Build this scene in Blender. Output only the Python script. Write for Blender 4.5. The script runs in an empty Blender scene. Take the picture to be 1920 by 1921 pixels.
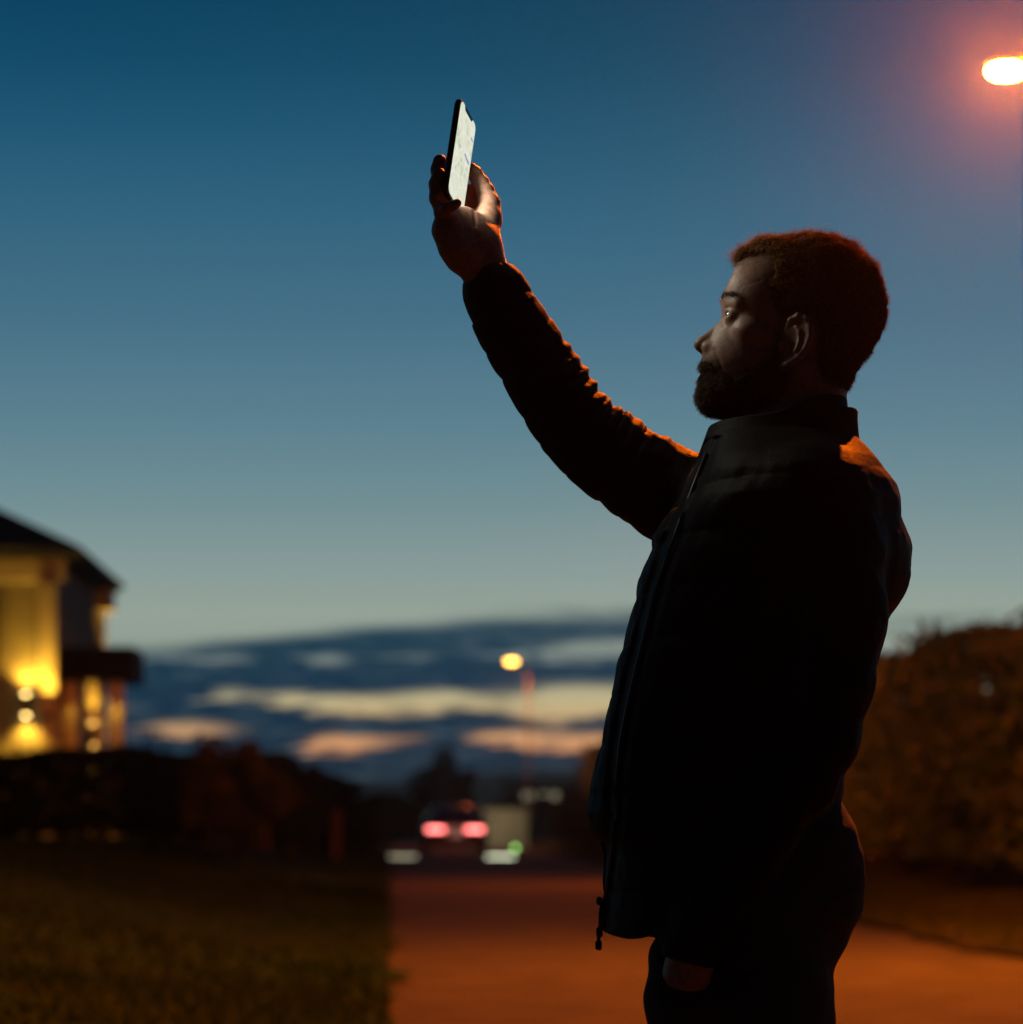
import bpy, bmesh, math
import numpy as np
from mathutils import Vector, Matrix

# ------------------------------------------------------------------ camera, world, exposure
scene = bpy.context.scene
COL = scene.collection
F = 5600.0                  # focal length in photograph pixels
CAM_Z = 1.04
S = 1.0 / 1460.0            # metres per photograph pixel at the man's distance
D0 = F * S
HY = 1530.0                 # horizon row in the photograph

cam = bpy.data.cameras.new('camera')
cam.sensor_width = 36.0
cam.lens = 105.0 * 1023 / 1024
cam.shift_y = (HY - 960.5) / 1921.0
cam.clip_start = 0.1
cam.clip_end = 20000
cam.dof.use_dof = True
cam.dof.focus_distance = D0 - 0.02
cam.dof.aperture_fstop = 5.1
cam_o = bpy.data.objects.new('camera', cam)
COL.objects.link(cam_o)
cam_o.location = (0, 0, CAM_Z)
cam_o.rotation_euler = (math.radians(90), 0, 0)
scene.camera = cam_o

scene.view_settings.view_transform = 'Standard'
scene.view_settings.look = 'None'
scene.view_settings.exposure = 0
scene.view_settings.gamma = 1
scene.view_settings.use_curve_mapping = False
scene.render.engine = 'CYCLES'
scene.cycles.use_denoising = True
scene.cycles.max_bounces = 5
scene.cycles.diffuse_bounces = 2
scene.cycles.glossy_bounces = 2
scene.cycles.transmission_bounces = 2
scene.cycles.transparent_max_bounces = 4
scene.cycles.volume_bounces = 0
scene.cycles.sample_clamp_indirect = 4

PI = math.pi
R_ = np.random.RandomState


def srgb(r, g, b):
    f = lambda c: c / 12.92 if c <= 0.04045 else ((c + 0.055) / 1.055) ** 2.4
    return (f(r / 255), f(g / 255), f(b / 255), 1.0)


class NT:
    """small helper for node trees"""
    def __init__(self, tree):
        self.t = tree
        self.n = tree.nodes
        self.l = tree.links

    def new(self, typ, **kw):
        nd = self.n.new(typ)
        for k, v in kw.items():
            setattr(nd, k, v)
        return nd

    def put(self, sock, v):
        if isinstance(v, bpy.types.NodeSocket):
            self.l.new(v, sock)
        else:
            sock.default_value = v

    def math(self, op, a, b=0.0, c=None, clamp=False):
        nd = self.new('ShaderNodeMath', operation=op, use_clamp=clamp)
        self.put(nd.inputs[0], a)
        self.put(nd.inputs[1], b)
        if c is not None:
            self.put(nd.inputs[2], c)
        return nd.outputs[0]

    def mix(self, fac, a, b):
        nd = self.new('ShaderNodeMix', data_type='RGBA')
        self.put(nd.inputs[0], fac)
        self.put(nd.inputs[6], a)
        self.put(nd.inputs[7], b)
        return nd.outputs[2]

    def ramp(self, fac, stops, interp='LINEAR'):
        nd = self.new('ShaderNodeValToRGB')
        cr = nd.color_ramp
        cr.interpolation = interp
        while len(cr.elements) < len(stops):
            cr.elements.new(0.5)
        for e, (p, c) in zip(cr.elements, stops):
            e.position = p
            e.color = c if len(c) == 4 else (*c, 1)
        self.put(nd.inputs[0], fac)
        return nd.outputs[0]

    def smooth(self, v, a, b):
        nd = self.new('ShaderNodeMapRange', interpolation_type='SMOOTHSTEP')
        self.put(nd.inputs[0], v)
        nd.inputs[1].default_value = a
        nd.inputs[2].default_value = b
        return nd.outputs[0]

    def noise(self, vec, scale, detail=3, rough=0.55, dist=0.0):
        nd = self.new('ShaderNodeTexNoise')
        if vec is not None:
            self.put(nd.inputs['Vector'], vec)
        nd.inputs['Scale'].default_value = scale
        nd.inputs['Detail'].default_value = detail
        nd.inputs['Roughness'].default_value = rough
        nd.inputs['Distortion'].default_value = dist
        return nd.outputs['Fac']


# ---- dusk sky: colour by height above the horizon, bands of cloud low down
world = bpy.data.worlds.new('World')
scene.world = world
world.use_nodes = True
w = NT(world.node_tree)
w.n.clear()
out = w.new('ShaderNodeOutputWorld')
bg = w.new('ShaderNodeBackground')
w.l.new(bg.outputs[0], out.inputs[0])
tc = w.new('ShaderNodeTexCoord')
sep = w.new('ShaderNodeSeparateXYZ')
w.l.new(tc.outputs['Generated'], sep.inputs[0])
dx, dy, dz = sep.outputs
elev = w.math('ARCSINE', dz)                      # radians above the horizon
azim = w.math('ARCTAN2', dx, dy)                  # radians right of the view axis


def e_of(py):                                    # photograph row -> elevation
    return math.atan((HY - py) / F)


SKY = [(1260, (148, 160, 147)), (1150, (150, 164, 153)), (1060, (136, 156, 154)), (950, (115, 144, 149)),
       (800, (92, 130, 145)), (600, (69, 112, 135)), (420, (50, 101, 128)), (250, (31, 87, 116)),
       (120, (17, 75, 104)), (0, (8, 67, 96))]
stops = [(0.0, srgb(170, 152, 112))] + [(e_of(y) / 0.6, srgb(*c)) for y, c in SKY]
stops += [(0.75, srgb(8, 46, 74)), (1.0, srgb(5, 30, 54))]
sky_c = w.ramp(w.math('DIVIDE', elev, 0.6, clamp=True), stops)

comb = w.new('ShaderNodeCombineXYZ')
w.put(comb.inputs[0], w.math('MULTIPLY', azim, 9.0))
w.put(comb.inputs[1], w.math('MULTIPLY', elev, 70.0))
comb.inputs[2].default_value = 3.7
n1 = w.noise(comb.outputs[0], 1.5, 4, 0.5)
n2 = w.noise(comb.outputs[0], 4.0, 3, 0.5)
n3 = w.noise(comb.outputs[0], 9.0, 4, 0.6)
warp_a = w.math('MULTIPLY_ADD', n3, 0.030, w.math('SUBTRACT', azim, 0.015))
warp_e = w.math('MULTIPLY_ADD', n3, 0.008, w.math('MULTIPLY_ADD', n1, 0.008, w.math('SUBTRACT', elev, 0.008)))


def gauss(px, py, sx, sy):
    a0, e0 = math.atan((px - 960) / F), e_of(py)
    u = w.math('DIVIDE', w.math('SUBTRACT', warp_a, a0), sx / F)
    v = w.math('DIVIDE', w.math('SUBTRACT', warp_e, e0), sy / F)
    q = w.math('ADD', w.math('MULTIPLY', u, u), w.math('MULTIPLY', v, v))
    return w.math('POWER', 2.718, w.math('MULTIPLY', q, -1.0))


def addup(lst):
    t = 0.0
    for (px, py, sx, sy, amp) in lst:
        t = w.math('MULTIPLY_ADD', gauss(px, py, sx, sy), amp, t)
    return t


# openings in the cloud (position and size in the western sky)
gaps = addup([(300, 1240, 60, 14, .45), (425, 1240, 70, 16, .6), (605, 1236, 55, 20, .7), (770, 1232, 90, 14, .5),
              (1030, 1226, 110, 24, .65), (1200, 1215, 120, 30, .7), (420, 1306, 55, 17, .6), (540, 1312, 80, 15, .75),
              (690, 1322, 120, 22, 1.0), (840, 1308, 90, 17, .8), (1060, 1318, 130, 36, 1.05), (1240, 1310, 120, 30, .9),
              (360, 1370, 120, 20, .75), (640, 1394, 62, 26, .95), (750, 1388, 75, 14, .5), (960, 1384, 80, 18, .95),
              (1090, 1398, 85, 20, 1.0), (1280, 1390, 140, 16, .8), (1700, 1215, 90, 40, .9), (1900, 1225, 150, 25, .7),
              (180, 1330, 90, 16, .6), (-60, 1250, 150, 25, .7)])
side = w.smooth(w.math('ABSOLUTE', azim), 0.19, 0.34)
gap_n = w.math('MULTIPLY', w.smooth(n1, 0.50, 0.66), side)
gaps = w.math('ADD', w.smooth(w.math('MULTIPLY', gaps, w.math('MULTIPLY_ADD', n3, 1.3, w.math('MULTIPLY_ADD', n2, 0.8, -0.05))), 0.2, 0.95), gap_n)
# top edge of the bank: higher to the right
edge = w.math('MULTIPLY_ADD', w.smooth(azim, -0.14, 0.02), 0.0095, e_of(1212))
edge = w.math('MULTIPLY_ADD', w.math('SUBTRACT', n1, 0.5), 0.013, edge)
under = w.math('SUBTRACT', 1.0, w.smooth(w.math('SUBTRACT', elev, edge), -0.0035, 0.003))
under = w.math('MULTIPLY', under, w.math('MULTIPLY_ADD', w.math('MULTIPLY', w.smooth(azim, 0.055, 0.11), w.smooth(azim, 0.42, 0.26)), -0.72, 1.0))
wisp = addup([(1120, 1158, 170, 13, .55), (1300, 1150, 160, 12, .5), (1760, 1172, 110, 12, .35), (1800, 1160, 120, 8, .2)])
cover = w.math('MULTIPLY', under, w.math('SUBTRACT', 1.0, w.math('MINIMUM', gaps, 1.0)))
cover = w.math('MAXIMUM', cover, w.math('MULTIPLY', wisp, w.math('MULTIPLY_ADD', n2, 1.2, 0.4)), clamp=True)
gap_c = w.ramp(w.math('DIVIDE', elev, 0.08, clamp=True),
               [(0.0, srgb(200, 132, 92)), (e_of(1400) / .08, srgb(222, 156, 108)), (e_of(1360) / .08, srgb(214, 172, 122)),
                (e_of(1315) / .08, srgb(196, 182, 138)), (e_of(1240) / .08, srgb(140, 152, 146)), (e_of(1170) / .08, srgb(152, 166, 148))])
cloud_c = w.ramp(w.math('DIVIDE', elev, 0.08, clamp=True),
                 [(0.0, srgb(8, 30, 46)), (e_of(1420) / .08, srgb(10, 38, 58)), (e_of(1300) / .08, srgb(12, 46, 68)),
                  (e_of(1200) / .08, srgb(26, 60, 78)), (1.0, srgb(70, 94, 100))])
cloud_c = w.mix(w.math('MULTIPLY', w.smooth(n3, 0.46, 0.74), 0.55), cloud_c, srgb(86, 104, 114))
low = w.smooth(elev, e_of(1150), e_of(1225))
base_c = w.mix(w.smooth(elev, e_of(1195), e_of(1265)), gap_c, sky_c)
base_c = w.mix(w.smooth(elev, e_of(1235), e_of(1175)), gap_c, sky_c)
full = w.mix(cover, base_c, cloud_c)
# afterglow is in the west (where the camera looks); the eastern sky is deeper
glow = w.math('MULTIPLY_ADD', w.smooth(dy, -0.30, 0.94), 0.915, 0.085)
vig = w.new('ShaderNodeVectorMath', operation='SCALE')
w.put(vig.inputs[0], full)
w.put(vig.inputs['Scale'], glow)
w.put(bg.inputs[0], vig.outputs[0])
bg.inputs[1].default_value = 1.0

# ------------------------------------------------------------------ helpers


def at(px, py, Y):
    return Vector(((px - 960) / F * Y, Y, CAM_Z + (HY - py) / F * Y))


def material(name, color, rough=0.8, color2=None, nscale=20.0, bump=0.0, bscale=60.0, metallic=0.0, spec=0.5,
             sheen=0.0, coat=0.0, emit=None, estr=0.0, trans=0.0):
    m = bpy.data.materials.new(name)
    m.use_nodes = True
    t = NT(m.node_tree)
    p = t.n['Principled BSDF']
    tcn = t.new('ShaderNodeTexCoord')
    c = color if len(color) == 4 else (*color, 1)
    if color2 is not None:
        c2 = color2 if len(color2) == 4 else (*color2, 1)
        nf = t.noise(tcn.outputs['Object'], nscale, 4, 0.6)
        t.put(p.inputs['Base Color'], t.mix(t.smooth(nf, 0.35, 0.68), c, c2))
    else:
        p.inputs['Base Color'].default_value = c
    p.inputs['Roughness'].default_value = rough
    p.inputs['Metallic'].default_value = metallic
    p.inputs['Specular IOR Level'].default_value = spec
    p.inputs['Sheen Weight'].default_value = sheen
    p.inputs['Coat Weight'].default_value = coat
    if emit is not None:
        p.inputs['Emission Color'].default_value = emit if len(emit) == 4 else (*emit, 1)
        p.inputs['Emission Strength'].default_value = estr
    if bump > 0:
        b = t.new('ShaderNodeBump')
        b.inputs['Strength'].default_value = bump
        b.inputs['Distance'].default_value = 0.01
        t.put(b.inputs['Height'], t.noise(tcn.outputs['Object'], bscale, 4, 0.6))
        t.put(p.inputs['Normal'], b.outputs[0])
    if trans > 0:
        o = t.n['Material Output']
        tr = t.new('ShaderNodeBsdfTranslucent')
        tr.inputs[0].default_value = c
        mx = t.new('ShaderNodeMixShader')
        mx.inputs[0].default_value = trans
        t.l.new(p.outputs[0], mx.inputs[1])
        t.l.new(tr.outputs[0], mx.inputs[2])
        t.l.new(mx.outputs[0], o.inputs[0])
    return m


def mesh_np(name, V, faces, smooth=True):
    """fast mesh from numpy arrays; faces (n,3) or (n,4)"""
    me = bpy.data.meshes.new(name)
    V = np.ascontiguousarray(V, np.float32)
    Fc = np.ascontiguousarray(faces, np.int32)
    k = Fc.shape[1]
    me.vertices.add(len(V))
    me.vertices.foreach_set('co', V.ravel())
    me.loops.add(Fc.size)
    me.loops.foreach_set('vertex_index', Fc.ravel())
    me.polygons.add(len(Fc))
    me.polygons.foreach_set('loop_start', np.arange(0, Fc.size, k, dtype=np.int32))
    me.update(calc_edges=True)
    if smooth:
        me.polygons.foreach_set('use_smooth', np.ones(len(Fc), bool))
    me.validate()
    return me


def link(name, me, mat=None, parent=None, loc=None):
    o = bpy.data.objects.new(name, me)
    COL.objects.link(o)
    if mat is not None and me is not None:
        for m_ in (mat if isinstance(mat, (list, tuple)) else [mat]):
            me.materials.append(m_)
    if parent is not None:
        o.parent = parent
    if loc is not None:
        o.location = loc
    return o


def empty(name, loc, rz=0.0):
    o = bpy.data.objects.new(name, None)
    COL.objects.link(o)
    o.location = loc
    o.rotation_euler = (0, 0, rz)
    o.empty_display_size = 0.2
    return o


def tag(o, label=None, cat=None, group=None, kind=None):
    if label:
        o['label'] = label
    if cat:
        o['category'] = cat
    if group:
        o['group'] = group
    if kind:
        o['kind'] = kind
    return o


class MB:
    """collects boxes and tubes into one mesh"""
    def __init__(self):
        self.v, self.f = [], []

    def box(self, lo, hi, bev=0.0, rot=None, piv=(0, 0, 0)):
        bm = bmesh.new()
        bmesh.ops.create_cube(bm, size=1)
        for v in bm.verts:
            v.co = Vector([(lo[i] + hi[i]) / 2 + v.co[i] * (hi[i] - lo[i]) for i in range(3)])
        if bev > 0:
            bmesh.ops.bevel(bm, geom=bm.edges[:], offset=bev, segments=2, affect='EDGES')
        if rot is not None:
            for v in bm.verts:
                v.co = rot @ (v.co - Vector(piv)) + Vector(piv)
        self._take(bm)
        return self

    def _take(self, bm):
        base = len(self.v)
        bm.verts.index_update()
        self.v += [tuple(v.co) for v in bm.verts]
        self.f += [[base + v.index for v in f.verts] for f in bm.faces]
        bm.free()

    def tube(self, pts, radii, n=10, cap=True):
        base = len(self.v)
        pts = [Vector(p) for p in pts]
        if not isinstance(radii, (list, tuple)):
            radii = [radii] * len(pts)
        for i, p in enumerate(pts):
            a = pts[max(i - 1, 0)]
            b = pts[min(i + 1, len(pts) - 1)]
            d = (b - a).normalized()
            up = Vector((0, 0, 1)) if abs(d.z) < 0.95 else Vector((1, 0, 0))
            x = d.cross(up).normalized()
            y = d.cross(x).normalized()
            for k in range(n):
                t = 2 * PI * k / n
                self.v.append(tuple(p + radii[i] * (math.cos(t) * x + math.sin(t) * y)))
        for i in range(len(pts) - 1):
            for k in range(n):
                a0 = base + i * n + k
                a1 = base + i * n + (k + 1) % n
                self.f.append([a0, a1, a1 + n, a0 + n])
        if cap:
            self.f.append([base + k for k in range(n)][::-1])
            self.f.append([base + (len(pts) - 1) * n + k for k in range(n)])
        return self

    def poly(self, verts, faces):
        base = len(self.v)
        self.v += [tuple(v) for v in verts]
        self.f += [[base + i for i in f] for f in faces]
        return self

    def build(self, name, mat, parent=None, smooth=False, loc=None):
        me = bpy.data.meshes.new(name)
        me.from_pydata(self.v, [], self.f)
        bm = bmesh.new()
        bm.from_mesh(me)
        bmesh.ops.recalc_face_normals(bm, faces=bm.faces[:])
        bm.to_mesh(me)
        bm.free()
        if smooth:
            me.polygons.foreach_set('use_smooth', np.ones(len(me.polygons), bool))
        me.update()
        return link(name, me, mat, parent, loc)


# ---------------- signed-distance modelling (numpy): shapes are blended in metres-at-scale and polygonised once
def V3(*a):
    return np.array(a, np.float32)


def smin(a, b, k):
    h = np.maximum(k - np.abs(a - b), 0) / k
    return np.minimum(a, b) - h * h * k * 0.25


def smax(a, b, k):
    return -smin(-a, -b, k)


def cone(p, a, b, ra, rb):
    a, b = V3(*a), V3(*b)
    ba = b - a
    q = p - a
    t = np.clip((q @ ba) / float(ba @ ba), 0, 1)
    return np.sqrt(((q - t[:, None] * ba) ** 2).sum(1)) - (ra + (rb - ra) * t)


def ell(p, c, r, M=None):
    q = p - V3(*c)
    if M is not None:
        q = q @ M.T
    r = V3(*r)
    k0 = np.sqrt(((q / r) ** 2).sum(1))
    k1 = np.sqrt(((q / (r * r)) ** 2).sum(1)) + 1e-9
    return k0 * (k0 - 1) / k1


def ball(p, c, r):
    return np.sqrt(((p - V3(*c)) ** 2).sum(1)) - r


def chain(p, pts, k=6.0):
    """pts: (u,v,w,r) ..."""
    d = None
    for a, b in zip(pts[:-1], pts[1:]):
        e = cone(p, a[:3], b[:3], a[3], b[3])
        d = e if d is None else smin(d, e, k)
    return d


def rot2(deg):
    """rows = head axes (front, down, side) for a head tilted back by deg"""
    c, s = math.cos(math.radians(deg)), math.sin(math.radians(deg))
    return np.array([[c, s, 0], [-s, c, 0], [0, 0, 1]], np.float32)


_wr = R_(7)
_WAVES = [(_wr.normal(size=3), _wr.uniform(0, 6.28)) for _ in range(10)]


def waves(p, scale):
    """cheap smooth 3-D noise in about -1..1"""
    t = 0
    for i, (dr, ph) in enumerate(_WAVES):
        f = scale * (0.7 + 0.13 * i)
        t = t + np.sin(p @ (dr / np.linalg.norm(dr) * f).astype(np.float32) + ph)
    return t / 4.0


def poly_sd(u, v, P):
    """2-D signed distance to a closed polygon (negative inside)"""
    P = np.array(P, np.float32)
    d = np.full(u.shape, 1e9, np.float32)
    s = np.ones(u.shape, np.float32)
    n = len(P)
    for i in range(n):
        ax, ay = P[i]
        bx, by = P[i - 1]
        ex, ey = bx - ax, by - ay
        wx, wy = u - ax, v - ay
        t = np.clip((wx * ex + wy * ey) / (ex * ex + ey * ey + 1e-9), 0, 1)
        d = np.minimum(d, (wx - ex * t) ** 2 + (wy - ey * t) ** 2)
        c1 = v >= ay
        c2 = v < by
        c3 = ex * wy > ey * wx
        flip = (c1 & c2 & c3) | (~c1 & ~c2 & ~c3)
        s = np.where(flip, -s, s)
    return s * np.sqrt(d)


def line_d(u, v, P):
    d = np.full(u.shape, 1e9, np.float32)
    for (ax, ay), (bx, by) in zip(P[:-1], P[1:]):
        ex, ey = bx - ax, by - ay
        wx, wy = u - ax, v - ay
        t = np.clip((wx * ex + wy * ey) / (ex * ex + ey * ey), 0, 1)
        d = np.minimum(d, (wx - ex * t) ** 2 + (wy - ey * t) ** 2)
    return np.sqrt(d)


def polygonise(f, lo, hi, h, B=16, margin=1.6):
    """sparse surface nets: only blocks near the surface are sampled"""
    lo = np.array(lo, np.float32)
    nb = np.ceil((np.array(hi) - lo) / (h * B)).astype(int)
    gi = np.stack(np.meshgrid(*[np.arange(n) for n in nb], indexing='ij'), -1).reshape(-1, 3)
    cen = (lo + (gi + 0.5) * B * h).astype(np.float32)
    dc = f(cen)
    act = gi[np.abs(dc) < 0.87 * B * h * margin]
    N = (nb * B + 2).astype(np.int64)
    keyf = lambda c: ((c[..., 0] + 1) * N[1] + (c[..., 1] + 1)) * N[2] + (c[..., 2] + 1)
    r = np.arange(B + 1)
    loc = np.stack(np.meshgrid(r, r, r, indexing='ij'), -1).reshape(-1, 3)
    KV, VV, QQ = [], [], []
    offs = np.array([[0, 0, 0], [1, 0, 0], [0, 1, 0], [1, 1, 0], [0, 0, 1], [1, 0, 1], [0, 1, 1], [1, 1, 1]])
    edges = [(0, 1), (2, 3), (4, 5), (6, 7), (0, 2), (1, 3), (4, 6), (5, 7), (0, 4), (1, 5), (2, 6), (3, 7)]
    for b0 in range(0, len(act), 120):
        bl = act[b0:b0 + 120] * B
        G = bl[:, None, :] + loc[None]
        d = f((lo + G.reshape(-1, 3) * h).astype(np.float32)).reshape(len(bl), B + 1, B + 1, B + 1)
        s = d < 0
        cs = sum(s[:, o[0]:o[0] + B, o[1]:o[1] + B, o[2]:o[2] + B].astype(np.int8) for o in offs)
        m = np.argwhere((cs > 0) & (cs < 8))
        if len(m):
            cv = np.stack([d[m[:, 0], m[:, 1] + o[0], m[:, 2] + o[1], m[:, 3] + o[2]] for o in offs], 1)
            acc = np.zeros((len(m), 3))
            cnt = np.zeros(len(m))
            for a, c in edges:
                da, db = cv[:, a], cv[:, c]
                x = (da < 0) != (db < 0)
                t = np.where(x, da / np.where(x, da - db, 1), 0)
                acc += np.where(x[:, None], offs[a] + (offs[c] - offs[a]) * t[:, None], 0)
                cnt += x
            g = bl[m[:, 0]] + m[:, 1:]
            VV.append(lo + (g + acc / cnt[:, None]) * h)
            KV.append(keyf(g))
        for ax in range(3):
            sl0 = [slice(None)] + [slice(0, B)] * 3
            sl1 = list(sl0)
            sl1[ax + 1] = slice(1, B + 1)
            a, c = s[tuple(sl0)], s[tuple(sl1)]
            e = np.argwhere(a != c)
            if not len(e):
                continue
            g = bl[e[:, 0]] + e[:, 1:]
            o1, o2 = np.zeros(3, int), np.zeros(3, int)
            o1[(ax + 1) % 3] = 1
            o2[(ax + 2) % 3] = 1
            q = np.stack([keyf(g - o1 - o2), keyf(g - o2), keyf(g), keyf(g - o1)], 1)
            fl = ~a[tuple(e.T)]
            q[fl] = q[fl][:, ::-1]
            QQ.append(q)
    K = np.concatenate(KV)
    V = np.concatenate(VV)
    Q = np.concatenate(QQ)
    order = np.argsort(K)
    Ks = K[order]
    idx = np.searchsorted(Ks, Q)
    idx = np.clip(idx, 0, len(Ks) - 1)
    ok = (Ks[idx] == Q).all(1)
    return V[order], idx[ok]


def to_world(P):
    """modelling space (u right, v down, w away; in units of 1/1460 m) -> metres"""
    P = np.asarray(P, np.float64)
    return np.stack([(P[..., 0] - 960) * S, D0 + P[..., 2] * S, CAM_Z + (HY - P[..., 1]) * S], -1)


def pp(u, v, dw, r=None):
    """a point seen at (u, v) lying dw units beyond the man's mid-plane"""
    k = 1 + dw * S / D0
    q = (960 + (u - 960) * k, HY + (v - HY) * k, dw)
    return q if r is None else q + (r * k,)


def normals(V, Q):
    a = V[Q[:, 2]] - V[Q[:, 0]]
    b = V[Q[:, 3]] - V[Q[:, 1]]
    n = np.cross(a, b)
    N = np.zeros_like(V)
    for i in range(4):
        np.add.at(N, Q[:, i], n)
    return N / (np.linalg.norm(N, axis=1, keepdims=True) + 1e-9)


def strands(name, P, Nn, length, rad, flow, mat, parent, seed, curl=0.5, seg=4, lift=0.55):
    """short curved hairs as thin three-sided tapered prisms; everything in metres"""
    r = R_(seed)
    n = len(P)
    L = length * r.uniform(0.55, 1.25, n)[:, None]
    d = lift * Nn + flow + r.normal(size=(n, 3)) * 0.35
    d /= np.linalg.norm(d, axis=1, keepdims=True)
    c = np.cross(d, r.normal(size=(n, 3)))
    c /= np.linalg.norm(c, axis=1, keepdims=True) + 1e-9
    e = np.cross(d, c)
    VV = []
    for i in range(seg + 1):
        t = i / seg
        cp = P - Nn * 0.001 + d * L * t + c * L * curl * (1 - math.cos(t * 2.4)) * 0.5 + e * L * curl * math.sin(t * 3.0) * 0.3
        cp = cp - Nn * L * curl * 0.35 * t * t
        rr = rad * (1 - 0.8 * t)
        for k in range(3):
            a = 2 * PI * k / 3
            VV.append(cp + rr * (math.cos(a) * c + math.sin(a) * e))
    V = np.stack(VV, 1).reshape(-1, 3)
    base = (np.arange(n) * (seg + 1) * 3)[:, None]
    fl = []
    for i in range(seg):
        for k in range(3):
            fl.append([i * 3 + k, i * 3 + (k + 1) % 3, (i + 1) * 3 + (k + 1) % 3, (i + 1) * 3 + k])
    Fc = (base[:, None, :] + np.array(fl)[None]).reshape(-1, 4)
    return link(name, mesh_np(name, V, Fc), mat, parent)


# ------------------------------------------------------------------ materials
ROAD_DIR = Vector((-230 / F, 1, 0)).normalized()
ROAD_W = 4.45


def road_left(Y):
    return -230 / F * Y


M = {}
M['asphalt'] = material('asphalt', (0.060, 0.058, 0.054), 0.9, (0.092, 0.088, 0.082), 1.7, 0.5, 220, spec=0.15)
M['soil'] = material('grassy_soil', (0.016, 0.046, 0.006), 0.95, (0.028, 0.050, 0.009), 0.9, 0.6, 14, spec=0.02)
M['grass'] = material('grass_blade', (0.016, 0.046, 0.005), 0.85, (0.034, 0.062, 0.008), 0.30, spec=0.05, trans=0.2)
M['verge'] = material('verge_grass', (0.040, 0.062, 0.007), 0.85, (0.075, 0.078, 0.012), 0.5, spec=0.05, trans=0.2)
M['verge_soil'] = material('verge_soil', (0.028, 0.036, 0.006), 0.95, (0.045, 0.046, 0.010), 0.9, 0.6, 14, spec=0.02)
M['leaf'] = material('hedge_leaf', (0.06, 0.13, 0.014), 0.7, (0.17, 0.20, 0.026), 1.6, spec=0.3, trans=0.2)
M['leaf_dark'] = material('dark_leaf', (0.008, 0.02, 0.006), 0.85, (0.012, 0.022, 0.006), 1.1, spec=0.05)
M['leaf_brown'] = material('brown_leaf', (0.11, 0.095, 0.016), 0.8, (0.06, 0.07, 0.014), 1.0, spec=0.08, trans=0.15)
M['bark'] = material('bark', (0.05, 0.035, 0.022), 0.9, (0.03, 0.022, 0.015), 12, 0.8, 40)
M['skin'] = material('skin', (0.40, 0.235, 0.165), 0.48, (0.28, 0.14, 0.095), 120, 0.13, 430, spec=0.45)
M['hair'] = material('hair', (0.44, 0.27, 0.09), 0.35, (0.60, 0.38, 0.13), 60, spec=1.0, trans=0.7)
M['hair_mass'] = material('hair_mass', (0.06, 0.029, 0.012), 0.9, (0.085, 0.04, 0.016), 90, 0.5, 260, spec=0.1)
M['beard_mass'] = material('beard_mass', (0.028, 0.017, 0.010), 0.95, (0.045, 0.028, 0.017), 90, 0.5, 320, spec=0.1)
# darker skin where short hair grows (scalp and shaven cheek)
t = NT(M['skin'].node_tree)
pb = t.n['Principled BSDF']
old = pb.inputs['Base Color'].links[0].from_socket
an = t.new('ShaderNodeAttribute', attribute_name='stubble')
t.put(pb.inputs['Base Color'], t.mix(an.outputs['Fac'], old, (0.035, 0.02, 0.012, 1)))
M['beard'] = material('beard', (0.07, 0.045, 0.028), 0.5, (0.13, 0.09, 0.06), 60, spec=0.5)
M['jacket'] = material('jacket_nylon', (0.009, 0.0125, 0.013), 0.62, (0.012, 0.016, 0.0165), 9, 0.12, 110, spec=0.09)
M['shirt'] = material('shirt', (0.01, 0.01, 0.011), 0.9, bump=0.2)
M['trousers'] = material('trousers_twill', (0.028, 0.026, 0.026), 0.85, (0.036, 0.033, 0.032), 25, 0.3, 320)
M['leather'] = material('shoe_leather', (0.02, 0.014, 0.01), 0.45)
M['zip'] = material('zip_metal', (0.09, 0.1, 0.1), 0.45, metallic=0.5)
M['zip_dark'] = material('zip_rubber', (0.012, 0.012, 0.013), 0.5)
M['black_glass'] = material('black_glass', (0.008, 0.008, 0.009), 0.18, coat=0.3)
M['metal_dark'] = material('painted_steel', (0.014, 0.015, 0.015), 0.6, (0.02, 0.02, 0.019), 6)
M['roof'] = material('roof_tile', (0.012, 0.014, 0.015), 0.8, (0.02, 0.021, 0.022), 3, 0.4, 8, spec=0.15)
M['wall_dark'] = material('dark_cladding', (0.25, 0.24, 0.21), 0.85, (0.21, 0.20, 0.18), 2, 0.2, 12, spec=0.2)
M['white_paint'] = material('white_paint', (0.72, 0.70, 0.64), 0.6, (0.66, 0.64, 0.58), 3)
M['pale_wall'] = material('pale_render', (0.42, 0.40, 0.34), 0.9, (0.36, 0.34, 0.29), 2)
M['glass'] = material('window_glass', (0.02, 0.025, 0.03), 0.2)
M['car_paint'] = material('car_paint', (0.13, 0.024, 0.018), 0.45, coat=0.1)
M['tyre'] = material('tyre', (0.015, 0.015, 0.015), 0.9)
M['rim'] = material('wheel_rim', (0.35, 0.35, 0.36), 0.35, metallic=0.8)
M['bumper'] = material('bumper_plastic', (0.02, 0.02, 0.02), 0.6)
M['plate'] = material('number_plate', (0.6, 0.58, 0.5), 0.5)
M['tail'] = material('tail_light_glow', (0.4, 0.02, 0.02), 0.3, emit=(1.0, 0.20, 0.18), estr=6.5)
M['sodium'] = material('sodium_lens', (0.8, 0.5, 0.2), 0.3, emit=(1.0, 0.17, 0.003), estr=12500)
M['sodium_far'] = material('sodium_lens_far', (0.8, 0.5, 0.2), 0.3, emit=(1.0, 0.50, 0.06), estr=13)
M['warm_bulb'] = material('warm_bulb', (0.9, 0.7, 0.3), 0.3, emit=(1.0, 0.66, 0.20), estr=18)
M['warm_bulb_dim'] = material('warm_bulb_dim', (0.9, 0.7, 0.3), 0.3, emit=(1.0, 0.52, 0.10), estr=7)
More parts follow.
